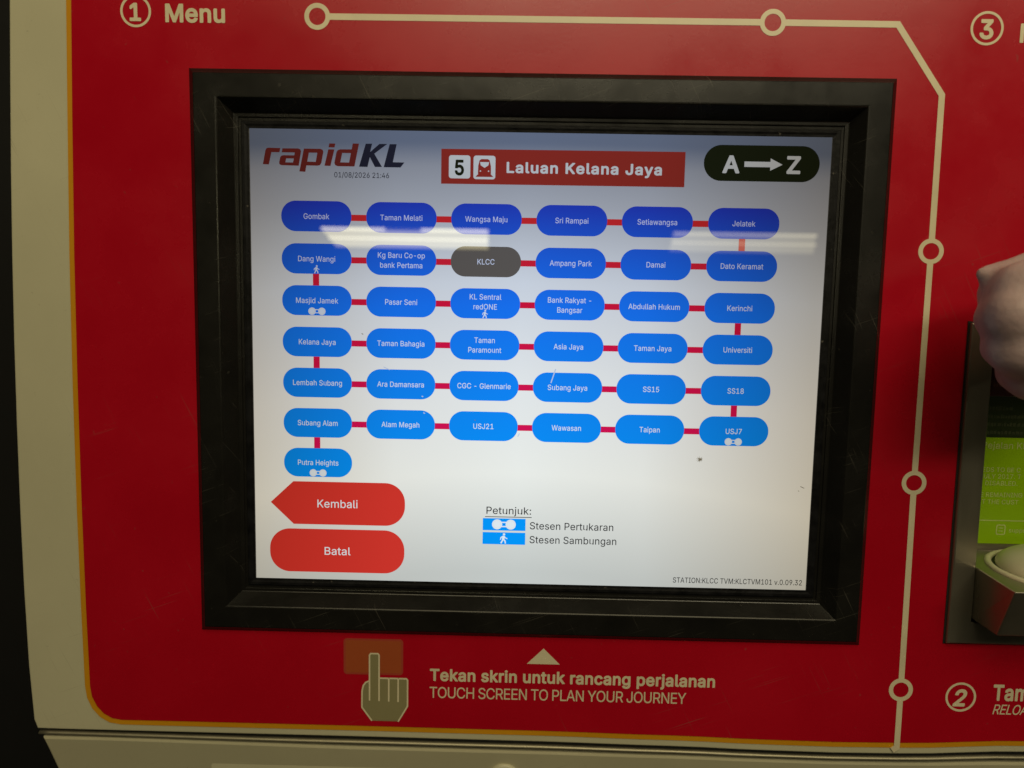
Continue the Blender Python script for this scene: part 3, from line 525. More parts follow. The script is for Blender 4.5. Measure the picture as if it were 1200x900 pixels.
B=""" ~240~
1~505~87,-21 101,-26 416,-26 431,-22 441,-11 443,-1 443,59 435,74 421,81 331,81 328,84 328,509 323,524 311,533 216,534 98,449 89,439 86,429 86,354 91,343 102,334 116,332 126,336 211,397 212,84 206,81 101,81 86,75 80,69 76,59 76,-1 78,-11
2~505~75,-21 89,-26 414,-26 429,-22 439,-11 441,-1 441,59 435,74 424,81 238,84 334,186 387,249 412,289 428,329 432,354 433,384 428,414 419,439 406,464 389,485 369,504 344,520 309,534 269,541 229,541 194,534 159,520 129,500 103,474 83,444 71,409 66,364 69,349 74,343 84,337 154,336 165,339 172,344 178,354 183,389 193,409 210,424 234,433 269,432 284,427 299,419 309,409 315,399 319,384 320,369 314,339 299,314 284,294 67,59 64,49 64,-1 66,-11
3~505~194,-28 229,-33 269,-32 309,-25 344,-12 374,5 398,27 418,52 433,82 443,117 445,157 439,192 424,227 403,257 375,282 344,300 306,312 306,317 416,442 422,452 424,512 419,524 409,533 399,535 94,535 79,529 71,517 70,447 75,437 84,429 94,426 254,425 256,422 161,312 157,302 158,242 164,230 179,222 249,221 269,218 289,211 314,191 323,177 327,162 329,147 327,127 322,112 315,102 304,92 289,84 274,79 254,76 214,79 199,84 184,92 173,102 167,112 156,147 144,156 69,158 59,156 49,147 44,132 50,92 62,62 79,37 104,13 129,-4 159,-18
5~505~199,-28 235,-33 275,-31 310,-24 345,-9 370,8 395,32 417,62 431,92 438,117 442,147 443,177 439,207 432,232 422,257 407,282 390,303 370,322 350,335 330,345 300,355 275,359 250,360 220,357 195,349 192,352 200,422 205,426 390,426 400,427 409,432 418,447 418,512 411,527 400,534 120,535 105,529 97,517 67,257 68,247 73,237 80,231 90,227 155,220 165,222 190,239 215,247 240,251 265,249 285,241 305,225 318,207 326,182 327,147 322,127 315,112 305,100 290,87 275,80 260,77 225,78 200,90 190,98 180,112 170,144 165,150 155,155 80,155 70,150 63,142 60,127 66,92 78,62 95,35 115,14 140,-4 170,-19
A~532~27,-21 36,-25 46,-26 111,-26 126,-21 135,-11 176,109 181,116 351,116 397,-11 406,-21 421,-26 491,-26 504,-21 513,-11 515,-1 513,9 326,519 316,531 301,535 226,535 211,529 203,519 18,9 17,-6|221,226 219,229 261,355 266,362 312,229 306,225
J~448~163,-28 198,-33 233,-32 263,-27 293,-17 323,1 346,22 363,45 376,72 384,102 388,137 388,507 384,522 373,533 363,535 293,535 279,527 273,517 272,137 267,112 255,92 238,81 218,76 193,78 172,87 159,102 153,117 148,182 142,192 133,197 53,198 41,192 35,182 33,142 36,107 45,72 58,45 78,19 103,-2 133,-18
K~519~71,-21 85,-26 150,-26 160,-24 171,-16 177,-1 177,154 179,159 220,202 225,199 383,-21 395,-26 475,-26 485,-24 495,-16 501,-1 497,14 304,284 305,289 495,494 500,504 500,514 490,529 475,535 390,535 375,530 180,320 177,324 177,509 175,519 165,531 150,535 85,535 75,533 65,524 60,509 60,-1 62,-11
L~445~71,-21 85,-26 390,-26 405,-19 412,-6 412,64 405,76 395,82 178,84 177,509 175,519 170,527 155,535 80,534 69,529 60,514 60,-1 62,-11
M~680~71,-21 85,-26 150,-26 163,-21 172,-11 174,-1 175,273 288,-11 297,-21 310,-26 370,-26 380,-23 388,-16 500,266 504,254 504,-1 506,-11 515,-21 530,-26 595,-26 605,-24 614,-16 620,-1 620,509 618,519 611,529 595,535 500,535 490,532 481,524 340,161 199,524 190,532 180,535 85,535 69,529 62,519 60,509 60,4 62,-11
T~501~204,-21 217,-26 287,-26 298,-21 307,-11 309,-1 309,424 312,426 442,426 457,430 465,439 469,449 469,509 464,524 452,533 57,535 42,529 34,519 32,509 32,449 37,437 46,429 57,426 187,426 193,424 193,-1 195,-11
Z~490~53,-21 70,-26 425,-26 435,-24 445,-16 451,-1 451,59 445,74 435,81 425,83 195,84 446,449 449,459 449,509 447,519 440,529 425,535 65,535 55,533 45,524 40,509 40,449 45,437 55,428 65,426 290,426 295,424 45,59 42,49 42,-1 44,-11
a~441~143,-30 180,-35 215,-33 245,-25 275,-11 280,-12 290,-22 300,-26 365,-26 380,-20 387,-10 389,0 389,255 385,295 375,325 352,360 330,379 295,398 255,408 215,410 175,406 135,394 105,379 77,355 57,330 43,300 41,290 43,280 55,268 125,248 135,250 144,255 160,280 171,290 200,303 225,305 250,301 266,290 274,275 276,260 271,255 155,238 125,231 100,220 80,209 63,195 50,179 40,161 32,130 30,100 35,70 45,43 64,15 85,-4 110,-19|170,75 155,82 145,95 145,115 155,127 170,135 190,140 275,152 275,130 271,115 262,100 250,88 235,79 215,73 190,71
b~476~212,-29 238,-33 268,-34 293,-30 318,-23 343,-12 363,1 380,16 397,36 413,60 423,81 438,136 442,201 434,261 419,306 397,341 368,372 333,394 288,407 243,410 203,403 188,398 168,385 166,391 166,511 163,521 154,531 143,535 73,534 59,526 53,511 53,-4 61,-19 73,-25 143,-26 156,-19 163,-7 193,-22|228,75 213,80 198,90 185,106 177,121 170,141 166,166 167,221 178,261 196,286 208,295 223,301 238,304 258,303 273,300 289,291 303,278 314,261 321,241 326,216 328,186 326,161 316,121 308,106 294,91 281,81 268,76 248,73
c~448~186,-29 224,-34 264,-32 294,-26 329,-11 355,6 381,31 401,61 414,96 415,106 411,116 399,126 329,143 319,141 309,132 295,101 279,85 254,75 224,72 204,77 189,85 173,101 160,121 152,146 149,171 148,201 152,226 157,246 167,266 179,282 194,294 209,301 229,304 249,303 269,297 290,281 309,245 324,236 334,236 394,252 404,257 412,266 414,281 404,309 392,331 371,356 354,372 332,386 304,398 279,406 239,410 199,407 164,399 129,382 97,356 72,326 53,291 40,251 35,206 36,156 44,111 60,71 84,35 114,5 149,-17
e~456~188,-29 224,-34 264,-33 299,-26 329,-15 359,3 384,26 405,56 417,86 415,101 404,113 354,127 329,131 314,124 297,96 279,81 254,73 224,73 204,77 189,84 170,101 159,118 152,141 154,143 399,143 414,149 422,161 423,206 418,251 407,291 390,326 369,354 339,379 309,395 274,406 234,410 189,406 154,395 120,376 91,351 68,321 51,286 40,246 34,196 37,146 45,106 62,66 86,31 114,5 149,-16|159,247 155,251 160,261 179,286 204,300 229,304 254,301 274,293 290,276 303,251 299,247
g~477~180,-172 219,-177 259,-176 294,-170 329,-159 354,-146 379,-126 399,-102 412,-77 421,-47 424,-17 424,378 420,393 409,403 399,405 334,405 324,400 314,386 309,385 279,402 249,409 204,409 164,401 124,383 99,363 71,328 51,288 41,258 36,223 34,183 37,148 43,118 53,88 66,63 85,38 106,18 134,0 159,-11 189,-19 224,-21 259,-18 279,-12 310,3 309,-27 300,-47 284,-60 259,-69 219,-70 189,-63 171,-52 144,-21 129,-15 114,-18 57,-52 52,-62 52,-77 66,-102 88,-127 107,-142 129,-155 154,-165|209,87 194,93 179,103 161,128 154,148 149,168 148,198 150,223 155,243 164,263 184,289 199,298 214,303 249,302 269,295 284,283 294,270 302,253 308,233 312,208 312,178 308,153 296,118 284,104 274,96 259,89 244,86
h~462~64,-21 78,-26 143,-26 155,-21 164,-11 166,-1 166,229 169,254 177,274 191,289 210,299 233,303 258,300 273,293 286,279 294,259 296,234 296,-1 298,-11 307,-21 318,-26 383,-26 398,-21 408,-6 409,254 404,294 392,329 373,359 353,379 329,394 303,404 268,409 233,409 198,401 168,387 166,389 166,514 158,528 143,535 73,534 62,529 53,514 53,-1 55,-11
i~219~64,-21 76,-26 146,-25 156,-20 165,-6 166,379 161,394 146,404 72,404 61,398 53,384 53,-1 55,-11|93,419 116,417 141,424 161,439 169,449 175,464 178,489 170,514 154,534 131,547 106,550 81,544 66,534 56,525 44,504 41,479 48,454 66,433 79,424
j~219~20,-169 50,-168 72,-164 95,-156 115,-144 132,-129 147,-109 157,-89 162,-69 166,-34 166,381 160,396 145,405 75,405 60,397 54,386 52,-39 50,-49 45,-56 35,-61 5,-63 -5,-72 -10,-84 -9,-149 1,-164 10,-168|86,421 115,417 140,424 163,441 174,461 178,486 172,511 158,531 135,545 120,549 105,550 80,544 60,530 45,506 41,481 47,456 61,436
k~433~64,-21 78,-26 143,-26 153,-22 160,-16 166,-1 166,129 178,139 298,-14 308,-23 318,-26 403,-26 418,-17 423,-6 424,4 418,17 262,214 407,364 412,374 410,389 403,399 388,405 308,405 298,402 168,271 166,274 166,509 164,519 158,528 143,535 73,534 62,529 53,514 53,-1 55,-11
l~241~124,-23 168,-28 211,-23 222,-18 227,-13 232,-3 233,7 221,62 215,72 203,79 173,78 167,82 165,517 158,528 143,535 78,535 68,533 60,527 53,512 53,72 60,37 73,12 93,-8
m~662~64,-21 78,-26 143,-26 155,-21 164,-11 166,-1 166,239 168,259 176,279 188,292 203,300 223,304 243,302 258,295 268,284 273,269 274,-1 276,-11 285,-21 298,-26 363,-26 378,-20 385,-11 387,-1 388,259 395,279 408,294 423,301 443,304 463,302 481,294 490,284 495,269 496,-1 498,-11 507,-21 518,-26 583,-26 598,-21 607,-11 609,-1 609,264 606,289 601,314 593,334 581,354 563,375 538,393 508,406 478,411 438,410 403,401 373,386 348,365 343,367 326,384 308,397 288,406 263,411 238,412 213,408 188,400 163,387 155,399 143,405 78,405 63,399 55,389 53,379 53,4 55,-11
n~462~64,-21 78,-26 143,-26 155,-21 164,-11 166,-1 166,229 169,254 177,274 191,289 210,299 233,303 258,300 273,293 286,279 294,259 296,234 296,-1 298,-11 308,-22 323,-26 388,-26 403,-16 409,-1 409,244 406,279 400,309 387,339 368,364 343,386 323,397 303,404 258,410 213,405 163,386 153,400 138,405 73,404 63,399 58,394 53,379 53,-1 55,-11
p~476~83,-169 143,-169 155,-164 164,-154 166,-144 166,-14 168,-7 198,-24 233,-33 273,-33 313,-25 343,-12 375,11 401,41 421,76 435,121 442,171 441,221 431,271 418,307 393,346 363,376 333,394 293,406 253,410 228,409 203,403 188,398 168,385 163,386 153,400 138,405 73,404 63,399 56,391 53,376 53,-144 55,-154 63,-163 73,-168|228,75 213,80 198,90 185,106 177,121 170,141 166,166 167,221 178,261 196,286 208,295 223,301 238,304 258,303 273,300 289,291 303,278 314,261 321,241 326,216 328,186 326,161 316,121 308,106 294,91 281,81 268,76 248,73
r~311~64,-21 78,-26 143,-26 155,-21 164,-11 166,-1 166,239 169,259 181,279 203,295 233,300 273,296 288,304 295,319 295,384 293,394 283,406 268,410 218,410 188,402 163,388 155,399 143,405 78,405 63,399 55,389 53,379 53,-1 55,-11
s~417~157,-29 191,-33 231,-33 266,-27 301,-16 329,1 351,22 368,46 380,76 383,111 377,146 365,171 343,196 326,209 301,222 271,232 186,253 170,261 162,271 163,286 171,295 191,304 211,307 236,304 251,297 264,281 274,261 281,255 291,251 356,265 371,275 376,291 372,306 361,331 345,356 330,371 310,386 291,396 266,404 231,409 191,409 156,403 126,392 99,376 77,356 61,333 51,306 47,271 52,236 63,211 83,186 106,169 131,157 161,147 246,126 261,118 266,111 267,96 252,81 231,73 206,71 181,74 161,84 152,96 141,122 126,132 116,133 56,119 42,111 36,96 39,76 51,46 66,24 83,6 106,-10 131,-22
t~279~151,-25 186,-30 226,-28 251,-21 259,-15 264,-5 264,10 253,60 248,70 241,76 231,80 201,76 186,77 180,80 178,95 179,300 236,302 250,310 256,325 256,380 250,395 236,404 181,405 178,410 178,475 174,485 166,493 151,497 86,497 73,490 65,475 65,410 61,405 31,405 21,403 8,390 6,380 6,325 11,312 21,303 31,301 61,301 65,295 65,85 68,60 74,40 89,15 106,-3 126,-16
u~462~165,-26 203,-31 238,-29 268,-20 298,-5 304,-16 318,-25 383,-26 398,-21 407,-11 409,-1 409,379 404,394 393,403 383,405 318,405 305,399 298,389 296,379 296,149 294,129 283,104 273,92 253,80 228,76 203,79 188,87 177,99 168,119 166,144 166,379 163,391 153,401 143,405 78,405 63,399 55,389 53,379 53,134 55,104 60,79 76,39 98,10 127,-11
y~441~117,-171 157,-166 177,-159 192,-151 221,-126 244,-91 421,369 423,379 421,389 417,396 407,403 397,405 327,405 317,401 310,394 222,154 215,164 131,394 122,402 112,405 42,405 27,399 19,389 17,379 19,369 161,-1 147,-41 141,-51 132,-60 117,-64 82,-60 67,-69 62,-79 48,-131 48,-146 52,-154 59,-161 82,-168"""



def signed_area(l):
    return sum(l[i][0] * l[(i + 1) % len(l)][1] - l[(i + 1) % len(l)][0] * l[i][1] for i in range(len(l)))


def inside(p, l):
    c = False
    for i in range(len(l)):
        a, b = l[i], l[(i + 1) % len(l)]
        if (a[1] > p[1]) != (b[1] > p[1]) and p[0] < (b[0] - a[0]) * (p[1] - a[1]) / (b[1] - a[1]) + a[0]:
            c = not c
    return c


def read_glyphs(src):
    out = {}
    for line in src.split('\n'):
        ch, adv, body = line.split('~')
        loops = [[tuple(int(q) / 1000 for q in p.split(',')) for p in l.split(' ')] for l in body.split('|') if l]
        pts, tri = [], []
        outer = [l for l in loops if signed_area(l) > 0]
        for o_ in outer:                       # each island with the holes that lie inside it
            part = [o_] + [h for h in loops if signed_area(h) <= 0 and inside(h[0], o_)]
            flat_ = [p for l in part for p in l]
            for t in tessellate_polygon([[Vector((p[0], p[1], 0)) for p in l] for l in part]):
                a, b, c = (flat_[i] for i in t)
                cr = (b[0] - a[0]) * (c[1] - a[1]) - (b[1] - a[1]) * (c[0] - a[0])
                tri.append(tuple(len(pts) + i for i in (t if cr > 0 else t[::-1])))
            pts += flat_
        out[ch] = (int(adv) / 1000, pts, tri)
    return out


GLYPH = {'regular': read_glyphs(R), 'bold': read_glyphs(B)}
CAP = {'regular': 0.517, 'bold': 0.561}


def text_width(s, cap, weight='regular', track=0.0):
    g = GLYPH[weight]
    k = cap / CAP[weight]
    return sum(g[c][0] * k + track for c in s) - track


def text(mb, s, x, base, cap, z, mat, weight='regular', width=None, align='left', track=0.0, squeeze=1.0, mapper=None, shear=0.0):
    """Adds one line of lettering; width squeezes it to that length. mapper turns (x, y) into face millimetres."""
    g = GLYPH[weight]
    k = cap / CAP[weight]
    nat = text_width(s, cap, weight, track)
    sx = width / nat if width else squeeze
    if align == 'centre':
        x -= nat * sx / 2
    for i_, c in enumerate(s):
        adv, pts, tri = g[c]
        if tri:
            vs = [(x + p[0] * k * sx + p[1] * k * shear, base + p[1] * k) for p in pts]
            if mapper:
                vs = [mapper(a, 2 * base - b) for a, b in vs]
            mb.add([(a, b, z + 0.045 * (i_ % 2)) for a, b in vs], tri, mat)
        x += (adv * k + track) * sx


# ------------------------------------------------------------------ the ticket machine
def tag(o, label=None, cat=None, group=None, kind=None):
    for k, v in (('label', label), ('category', cat), ('group', group), ('kind', kind)):
        if v:
            o[k] = v


machine = bpy.data.objects.new('ticket_machine', None)
machine.empty_display_size = 0.2
COL.objects.link(machine)
tag(machine, 'red and cream rail ticket machine with a lit touch screen in a black frame', 'ticket machine')

ZP = 6.73                       # the red face stands this far in front of the display


def bend(x):
    """How far the foot of the face bows up or down along x."""
    tab = [(-400, 0), (-115, 0), (0, -0.3), (90, -1.2), (150, -2.4), (190, -2.8), (230, -2.3), (306, 0.9), (480, 3.0)]
    for (a, ya), (b, yb) in zip(tab, tab[1:]):
        if a <= x <= b:
            t = (x - a) / (b - a)
            t = t * t * (3 - 2 * t)
            return ya + (yb - ya) * t
    return 0.0


TOP, RIGHT = 330.0, 470.0
XS = [-230 + 20 * k for k in range(35)]
HOLE = rrect(-196, -161, 196, 161, 1.0, 2)
SLOT_HOLE = rrect(262, -152, 430, 20, 1.0, 2)

# casing: cream enamel front with a rounded left edge
left = [(-300.6, TOP), (-301.6, 260), (-303.4, 202.2), (-305.4, 155.3), (-307.3, 107.5), (-308.9, 58.5), (-310.1, 8.5),
        (-310.9, -42.7), (-311.3, -95.1), (-311.2, -143.2), (-310.4, -192.4), (-308.6, -228), (-306.6, -233.9)]
bottom = [(x, -234.1 + bend(x)) for x in [-290, -260] + XS if x < RIGHT]
outline = left + bottom + [(RIGHT, -230.0), (RIGHT, TOP)]


def inset(pts, d):
    n = len(pts)
    area = sum(pts[i][0] * pts[(i + 1) % n][1] - pts[(i + 1) % n][0] * pts[i][1] for i in range(n))
    sg = 1 if area > 0 else -1
    out = []
    for i in range(n):
        a, b, c = Vector(pts[i - 1]), Vector(pts[i]), Vector(pts[(i + 1) % n])
        d1, d2 = (b - a).normalized(), (c - b).normalized()
        n1, n2 = Vector((-d1.y, d1.x)) * sg, Vector((-d2.y, d2.x)) * sg
        nn = (n1 + n2).normalized()
        out.append(tuple(b + nn * (d / max(0.4, nn.dot(n1)))))
    return out


mb = MB()
ZC = ZP - 0.7
rings = [[(x, y, ZC - dz) for x, y in inset(outline, d)] for d, dz in ((1.0, 0), (0.5, 0.15), (0.18, 0.45), (0.02, 1.0), (0, 60), (0, 330))]
mb.loft(rings[::-1], 'cream')
mb.flat([inset(outline, 1.0), HOLE, SLOT_HOLE], ZC, 'cream')
casing = mb.build('casing', machine)

# lower casing: a separate door that leans back below the seam
mb = MB()
ltop = [(-304.4, -239.9), (-290, -239.9), (-260, -239.9)] + [(x, -240.2 - 1.6 * min(1, max(0, (x + 230) / 120)) + 0.75 * bend(x)) for x in XS if x < RIGHT]


def lower(x, y):
    return ZP - 1.6 - max(0, (-239.5 - y)) * 0.16


def lring(d_in, dz):
    pts = [(x + (d_in if i == 0 else 0), y - d_in, 0) for i, (x, y, *_) in enumerate(ltop)]
    pts += [(RIGHT, -300, 0), (RIGHT, -560, 0)]
    side = [(-216, -560), (-238, -500), (-258, -430), (-276, -360), (-288, -310), (-296.5, -270), (-302.2, -248)]
    pts += [(x + d_in, y, 0) for x, y in side]
    return [(x, y, lower(x, y) - dz) for x, y, _ in pts]


r0 = lring(1.4, 0)
mb.flat([[(p[0], p[1]) for p in r0]], 0, 'cream_low')
for i in range(len(mb.v)):      # lay the flat fill on the leaning door
    v = mb.v[i]
    mb.v[i] = W(v.x * 1000, (v.z - CENTRE_H) * 1000, lower(0, (v.z - CENTRE_H) * 1000))
mb.loft([lring(0, 300), lring(0, 1.6), lring(0.5, 0.4), r0], 'cream_low')
door = mb.build('lower_door', machine)
mb = MB()
zl = lower(0, -262) + 0.9
mb.plate([rrect(-199, -320, -80, -255.2, 3)], zl, 0.9, 'cream')
mb.build('blank_plate', door)
mb = MB()
cring = lambda r, z: [(x, y, z) for x, y in circle(-13.6, -260.6, r, 40)]
zk = lower(0, -255)
mb.loft([cring(9.6, zk - 1), cring(9.6, zk + 1.6), cring(8.8, zk + 2.3), cring(6, zk + 2.7)], 'cream', caps=(False, True))
mb.build('door_lock', door, smooth=True)
# plinth down to the floor
mb = MB()
p = [(-216, -560), (RIGHT, -560), (RIGHT, -1350), (-216, -1350)]
mb.plate([p[::-1]], lower(0, -560) - 12, 250, 'cream_low')
mb.build('plinth', machine)

# seam between the two: dark gap with a rounded metal strip
mb = MB()
sx_ = [-306.6, -300, -290, -260] + [x for x in XS if x < RIGHT]
seam_y = lambda x: -237.2 - 1.1 * min(1, max(0, (x + 300) / 160)) + 0.9 * bend(x)
back = [[(x, seam_y(x) + 6, ZP - 5), (x, seam_y(x) - 6, ZP - 5)] for x in sx_]
mb.loft(back, 'rubber', closed=False)
mb.build('seam_gap', machine)
mb = MB()
rr_ = []
for x in sx_:
    ring = []
    for k in range(12):
        a = 2 * math.pi * k / 12
        ring.append((x, seam_y(x) - 0.35 + 1.35 * math.sin(a), ZP - 3.4 + 1.9 * math.cos(a)))
    rr_.append(ring)
mb.loft(rr_, 'trim', caps=(True, True))
mb.build('trim_strip', machine, smooth=True)

# ------------------------------------------------------------------ red printed front
yel = [(-266.4, TOP), (-268.2, 260), (-270.4, 202.6), (-272.4, 132), (-274.3, 59), (-275.4, -16), (-275.9, -94), (-275.7, -156), (-275.2, -205),
       (-274.2, -212.5), (-271.2, -219.5), (-266.5, -225), (-260.6, -228.4), (-253.5, -229.5)]
red = [(-263.3, TOP), (-265.2, 260), (-267.3, 202.7), (-269.4, 132), (-271.2, 59), (-272.2, -16), (-272.6, -94), (-272.4, -156), (-271.8, -205),
       (-270.8, -211.6), (-268.0, -217.6), (-263.8, -222.4), (-258.6, -225.3), (-252.5, -226.3)]
yel += [(x, -229.6 + bend(x)) for x in XS if x < 460] + [(460, -226.6), (460, TOP)]
red += [(x, -226.2 + bend(x)) for x in XS if x < 457] + [(457, -223.2), (457, TOP)]
mb = MB()
mb.plate([red, HOLE, SLOT_HOLE], ZP, 0.3, 'red')
panel = mb.build('front_panel', machine)
mb = MB()
mb.plate([yel, HOLE, SLOT_HOLE], ZP - 0.35, 0.3, 'amber')
mb.build('amber_border', panel)
ZT = ZP + 0.14

mb = MB()
w = 3.5
centres = [(-127.3, 195.6), (129.5, 195.8), (227.0, 70.6), (227.0, -65.4), (228.2, -194.3)]


def ribbon(pts, w_):
    """A constant-width line through pts with mitred corners."""
    a_, b_ = [], []
    for i, p_ in enumerate(pts):
        p_ = Vector(p_)
        d1 = (p_ - Vector(pts[i - 1])).normalized() if i else None
        d2 = (Vector(pts[i + 1]) - p_).normalized() if i < len(pts) - 1 else None
        d1, d2 = d1 or d2, d2 or d1
        n1, n2 = Vector((-d1.y, d1.x)), Vector((-d2.y, d2.x))
        nn = (n1 + n2).normalized()
        o_ = nn * (w_ / 2 / nn.dot(n1))
        a_.append(tuple(p_ + o_))
        b_.append(tuple(p_ - o_))
    return a_ + b_[::-1]


mb.plate([ribbon([(-121.0, 195.6), (123.0, 195.8)], w)], ZT, 0.1, 'ivory')
mb.plate([ribbon([(136.0, 195.8), (199.5, 195.7), (226.7, 157.8), (227.0, 77.2)], w)], ZT, 0.1, 'ivory')
mb.plate([ribbon([(227.0, 64.0), (227.0, -59.0)], w)], ZT, 0.1, 'ivory')
mb.plate([ribbon([(227.1, -72.0), (228.1, -187.8)], w)], ZT, 0.1, 'ivory')
mb.plate([ribbon([(228.2, -200.8), (228.3, -231.6), (225.6, -233.6)], w)], ZT, 0.6, 'ivory')
mb.build('route_line', panel)
for c in centres:
    mb = MB()
    mb.plate([circle(c[0], c[1], 7.3), circle(c[0], c[1], 4.7)[::-1]], ZT + 0.02, 0.1, 'ivory')
    mb.build('route_ring', panel)


def number_badge(ch, x, y, r, cap):
    b_ = MB()
    b_.plate([circle(x, y, r, 64), circle(x, y, r - 1.35, 64)[::-1]], ZT, 0.1, 'ivory')
    adv = text_width(ch, cap, 'bold')
    text(b_, ch, x - adv / 2 - (0.4 if ch == '1' else 0) - (1.0 if ch == '2' else 0), y - cap / 2, cap, ZT, 'ivory', 'bold', shear=0.16 if ch == '2' else 0.0)
    b_.build('number_badge', panel)


number_badge('1', -230.6, 197.1, 8.8, 10.0)
number_badge('3', 249.1, 194.3, 9.2, 10.8)
number_badge('2', 264.9, -198.0, 9.3, 11.0)


def lettering(lines, name='lettering', parent=None):
    b_ = MB()
    for s, x, base, cap, weight, width, *lean in lines:
        text(b_, s, x, base, cap, ZT, 'ivory', weight, width, 'left', -cap * (0.06 if weight == 'bold' else 0.07), shear=lean[0] if lean else 0.0)
    return b_.build(name, parent or panel)


lettering([('Menu', -214.9, 191.7, 10.2, 'bold', 36.2)])
lettering([('M', 266.6, 187.2, 10.4, 'bold', None)])
lettering([('Tekan skrin untuk rancang perjalanan', -60.9, -195.5, 7.9, 'bold', 176.4)])
lettering([('TOUCH SCREEN TO PLAN YOUR JOURNEY', -60.9, -206.7, 7.1, 'regular', 158.6)])
lettering([('Tambah', 283.9, -199.3, 10.4, 'bold', 42.0)])
lettering([('RELOAD', 284.3, -208.4, 6.3, 'regular', 26.5, 0.2)])
mb = MB()
mb.plate([[(9.2, -173.4), (-0.9, -183.4), (19.3, -183.4)]], ZT, 0.1, 'ivory')
mb.build('arrow_mark', panel)

# pointing hand pictogram over a soft rust patch
mb = MB()
mb.plate([rrect(-113.7, -192.8, -77.0, -169.8, 2.2)], ZT - 0.04, 0.08, 'rust_edge')
mb.plate([rrect(-112.4, -191.6, -78.3, -171.0, 1.4)], ZT - 0.01, 0.03, 'rust')
mb.build('touch_patch', panel)
pts = [(-98.1, -209.5), (-98.1, -196.6), (-100.0, -197.5), (-101.6, -199.6), (-102.5, -203.3), (-102.7, -214.1), (-96.4, -222.6), (-79.7, -222.6), (-73.8, -212.9),
       (-73.8, -195.4), (-74.7, -194.4), (-80.0, -194.4), (-85.8, -194.4), (-91.4, -194.4), (-91.4, -180.1), (-92.4, -178.9), (-97.1, -178.9), (-98.1, -180.1), (-98.1, -196.6)]
mb = MB()
mb.plate([pts[1:]], ZT + 0.05, 0.1, 'olive')
ln = 0.95
edge = [ribbon([(-97.7, -209.5), (-97.7, -180.2), (-97.0, -179.2), (-92.5, -179.2), (-91.8, -180.2), (-91.8, -209.7)], ln),
        ribbon([(-98.1, -196.9), (-100.0, -197.8), (-101.5, -199.8), (-102.3, -203.3), (-102.4, -214.0), (-96.2, -222.6)], ln),
        ribbon([(-91.8, -194.9), (-86.3, -194.9), (-85.8, -195.4), (-85.8, -209.9)], ln),
        ribbon([(-85.4, -194.9), (-80.5, -194.9), (-80.0, -195.4), (-80.0, -210.0)], ln),
        ribbon([(-79.6, -194.9), (-75.0, -194.9), (-74.2, -195.8), (-74.2, -212.6), (-80.0, -222.8)], ln)]
for k, e in enumerate(edge):
    mb.plate([e], ZT + 0.12 + 0.01 * k, 0.05, 'ivory')
mb.build('hand_pictogram', panel)

# ------------------------------------------------------------------ black screen frame
BW, BH = 200.95, 166.4
prof = [(0, ZP - 0.2), (0.1, 7.0), (0.4, 7.3), (2.7, 9.3), (3.1, 9.75), (3.7, 10.05), (15.6, 10.05), (16.3, 9.95), (16.8, 9.5), (22.7, 1.4), (23.1, 1.15),
        (24.6, 1.1), (25.0, 1.0), (25.3, 0.3), (27.6, 0.25)]


def frame_ring(d, z):
    return [(-BW + d, BH - d, z), (-BW + d, -BH + d, z), (BW - d, -BH + d, z), (BW - d, BH - d, z)]


mb = MB()
mb.loft([frame_ring(d, z) for d, z in prof], 'black')
frame = mb.build('screen_frame', machine)
# soft rounding of the mouldings along each bar
mb = MB()
prof2 = [(26.9, 0.2), (27.0, 1.0), (27.4, 1.2), (28.8, 1.15), (29.3, 1.0), (30.0, 0.8), (31.3, 0.7)]
mb.loft([frame_ring(d, z) for d, z in prof2], 'gasket')
mb.build('gasket', frame)
mb = MB()
gx, gy = 169.0, 135.2
mb.loft([[(-gx - o, gy + o, z), (-gx - o, -gy - o, z), (gx + o, -gy - o, z), (gx + o, gy + o, z)] for o, z in ((1.4, 0.35), (0.5, 0.35), (0.42, 0.02))], 'lcd_edge')
mb.build('panel_edge', frame)

# ------------------------------------------------------------------ the display, laid out on its 1280 x 1024 raster
PX = 338.0 / 1280.0


def S(x, y):
    return (-169.0 + x * PX, 135.2 - y * PX)


def SS(pts_):
    return [S(*p_) for p_ in pts_][::-1]


Z1, Z2, Z3, Z4 = 0.15, 0.30, 0.42, 0.50
mb = MB()
mb.plate([rrect(-169.5, -135.7, 169.5, 135.7, 0.4, 2)], 0.0, 3.0, 'paper')
screen = mb.build('screen', machine)


def px_rrect(x0, y0, x1, y1, r, n=12):
    return SS(rrect(x0, y0, x1, y1, r, n))


def px_text(b_, s, x, base, cap, z, mat, weight='regular', width=None, align='left', squeeze=1.0, track=0.0):
    text(b_, s, x, base, cap, z, mat, weight, width, align, track, squeeze, S)


# header strip
mb = MB()
mb.flat([SS([(424, 37.5), (962, 36), (962, 112), (424, 113)])], Z2, 'brick')
mb.flat([px_rrect(441, 51, 488.5, 101, 6)], Z3, 'silver')
mb.flat([px_rrect(495.5, 51, 544, 102, 6)], Z3, 'silver')
px_text(mb, '5', 464.5, 93, 34, Z4, 'pine', 'bold', 27, 'centre')
px_text(mb, 'Laluan Kelana Jaya', 566, 86.5, 24, Z3, 'silver', 'bold', 348)
tr = [(509, 61), (513, 58.5), (527, 58.5), (531, 61), (534, 73), (534.5, 90), (530, 94.5), (510, 94.5), (505.5, 90), (506, 73)]
mb.flat([SS(tr)], Z4, 'brick')
mb.flat([SS([(500, 97), (506, 91), (534, 91), (540, 97)])], Z4 + .02, 'brick')
mb.flat([SS([(510, 65), (530, 65), (528.5, 72), (520, 77.5), (511.5, 72)])], Z4 + .05, 'silver')
mb.flat([SS(circle(511, 84.5, 1.6, 12))], Z4 + .05, 'silver')
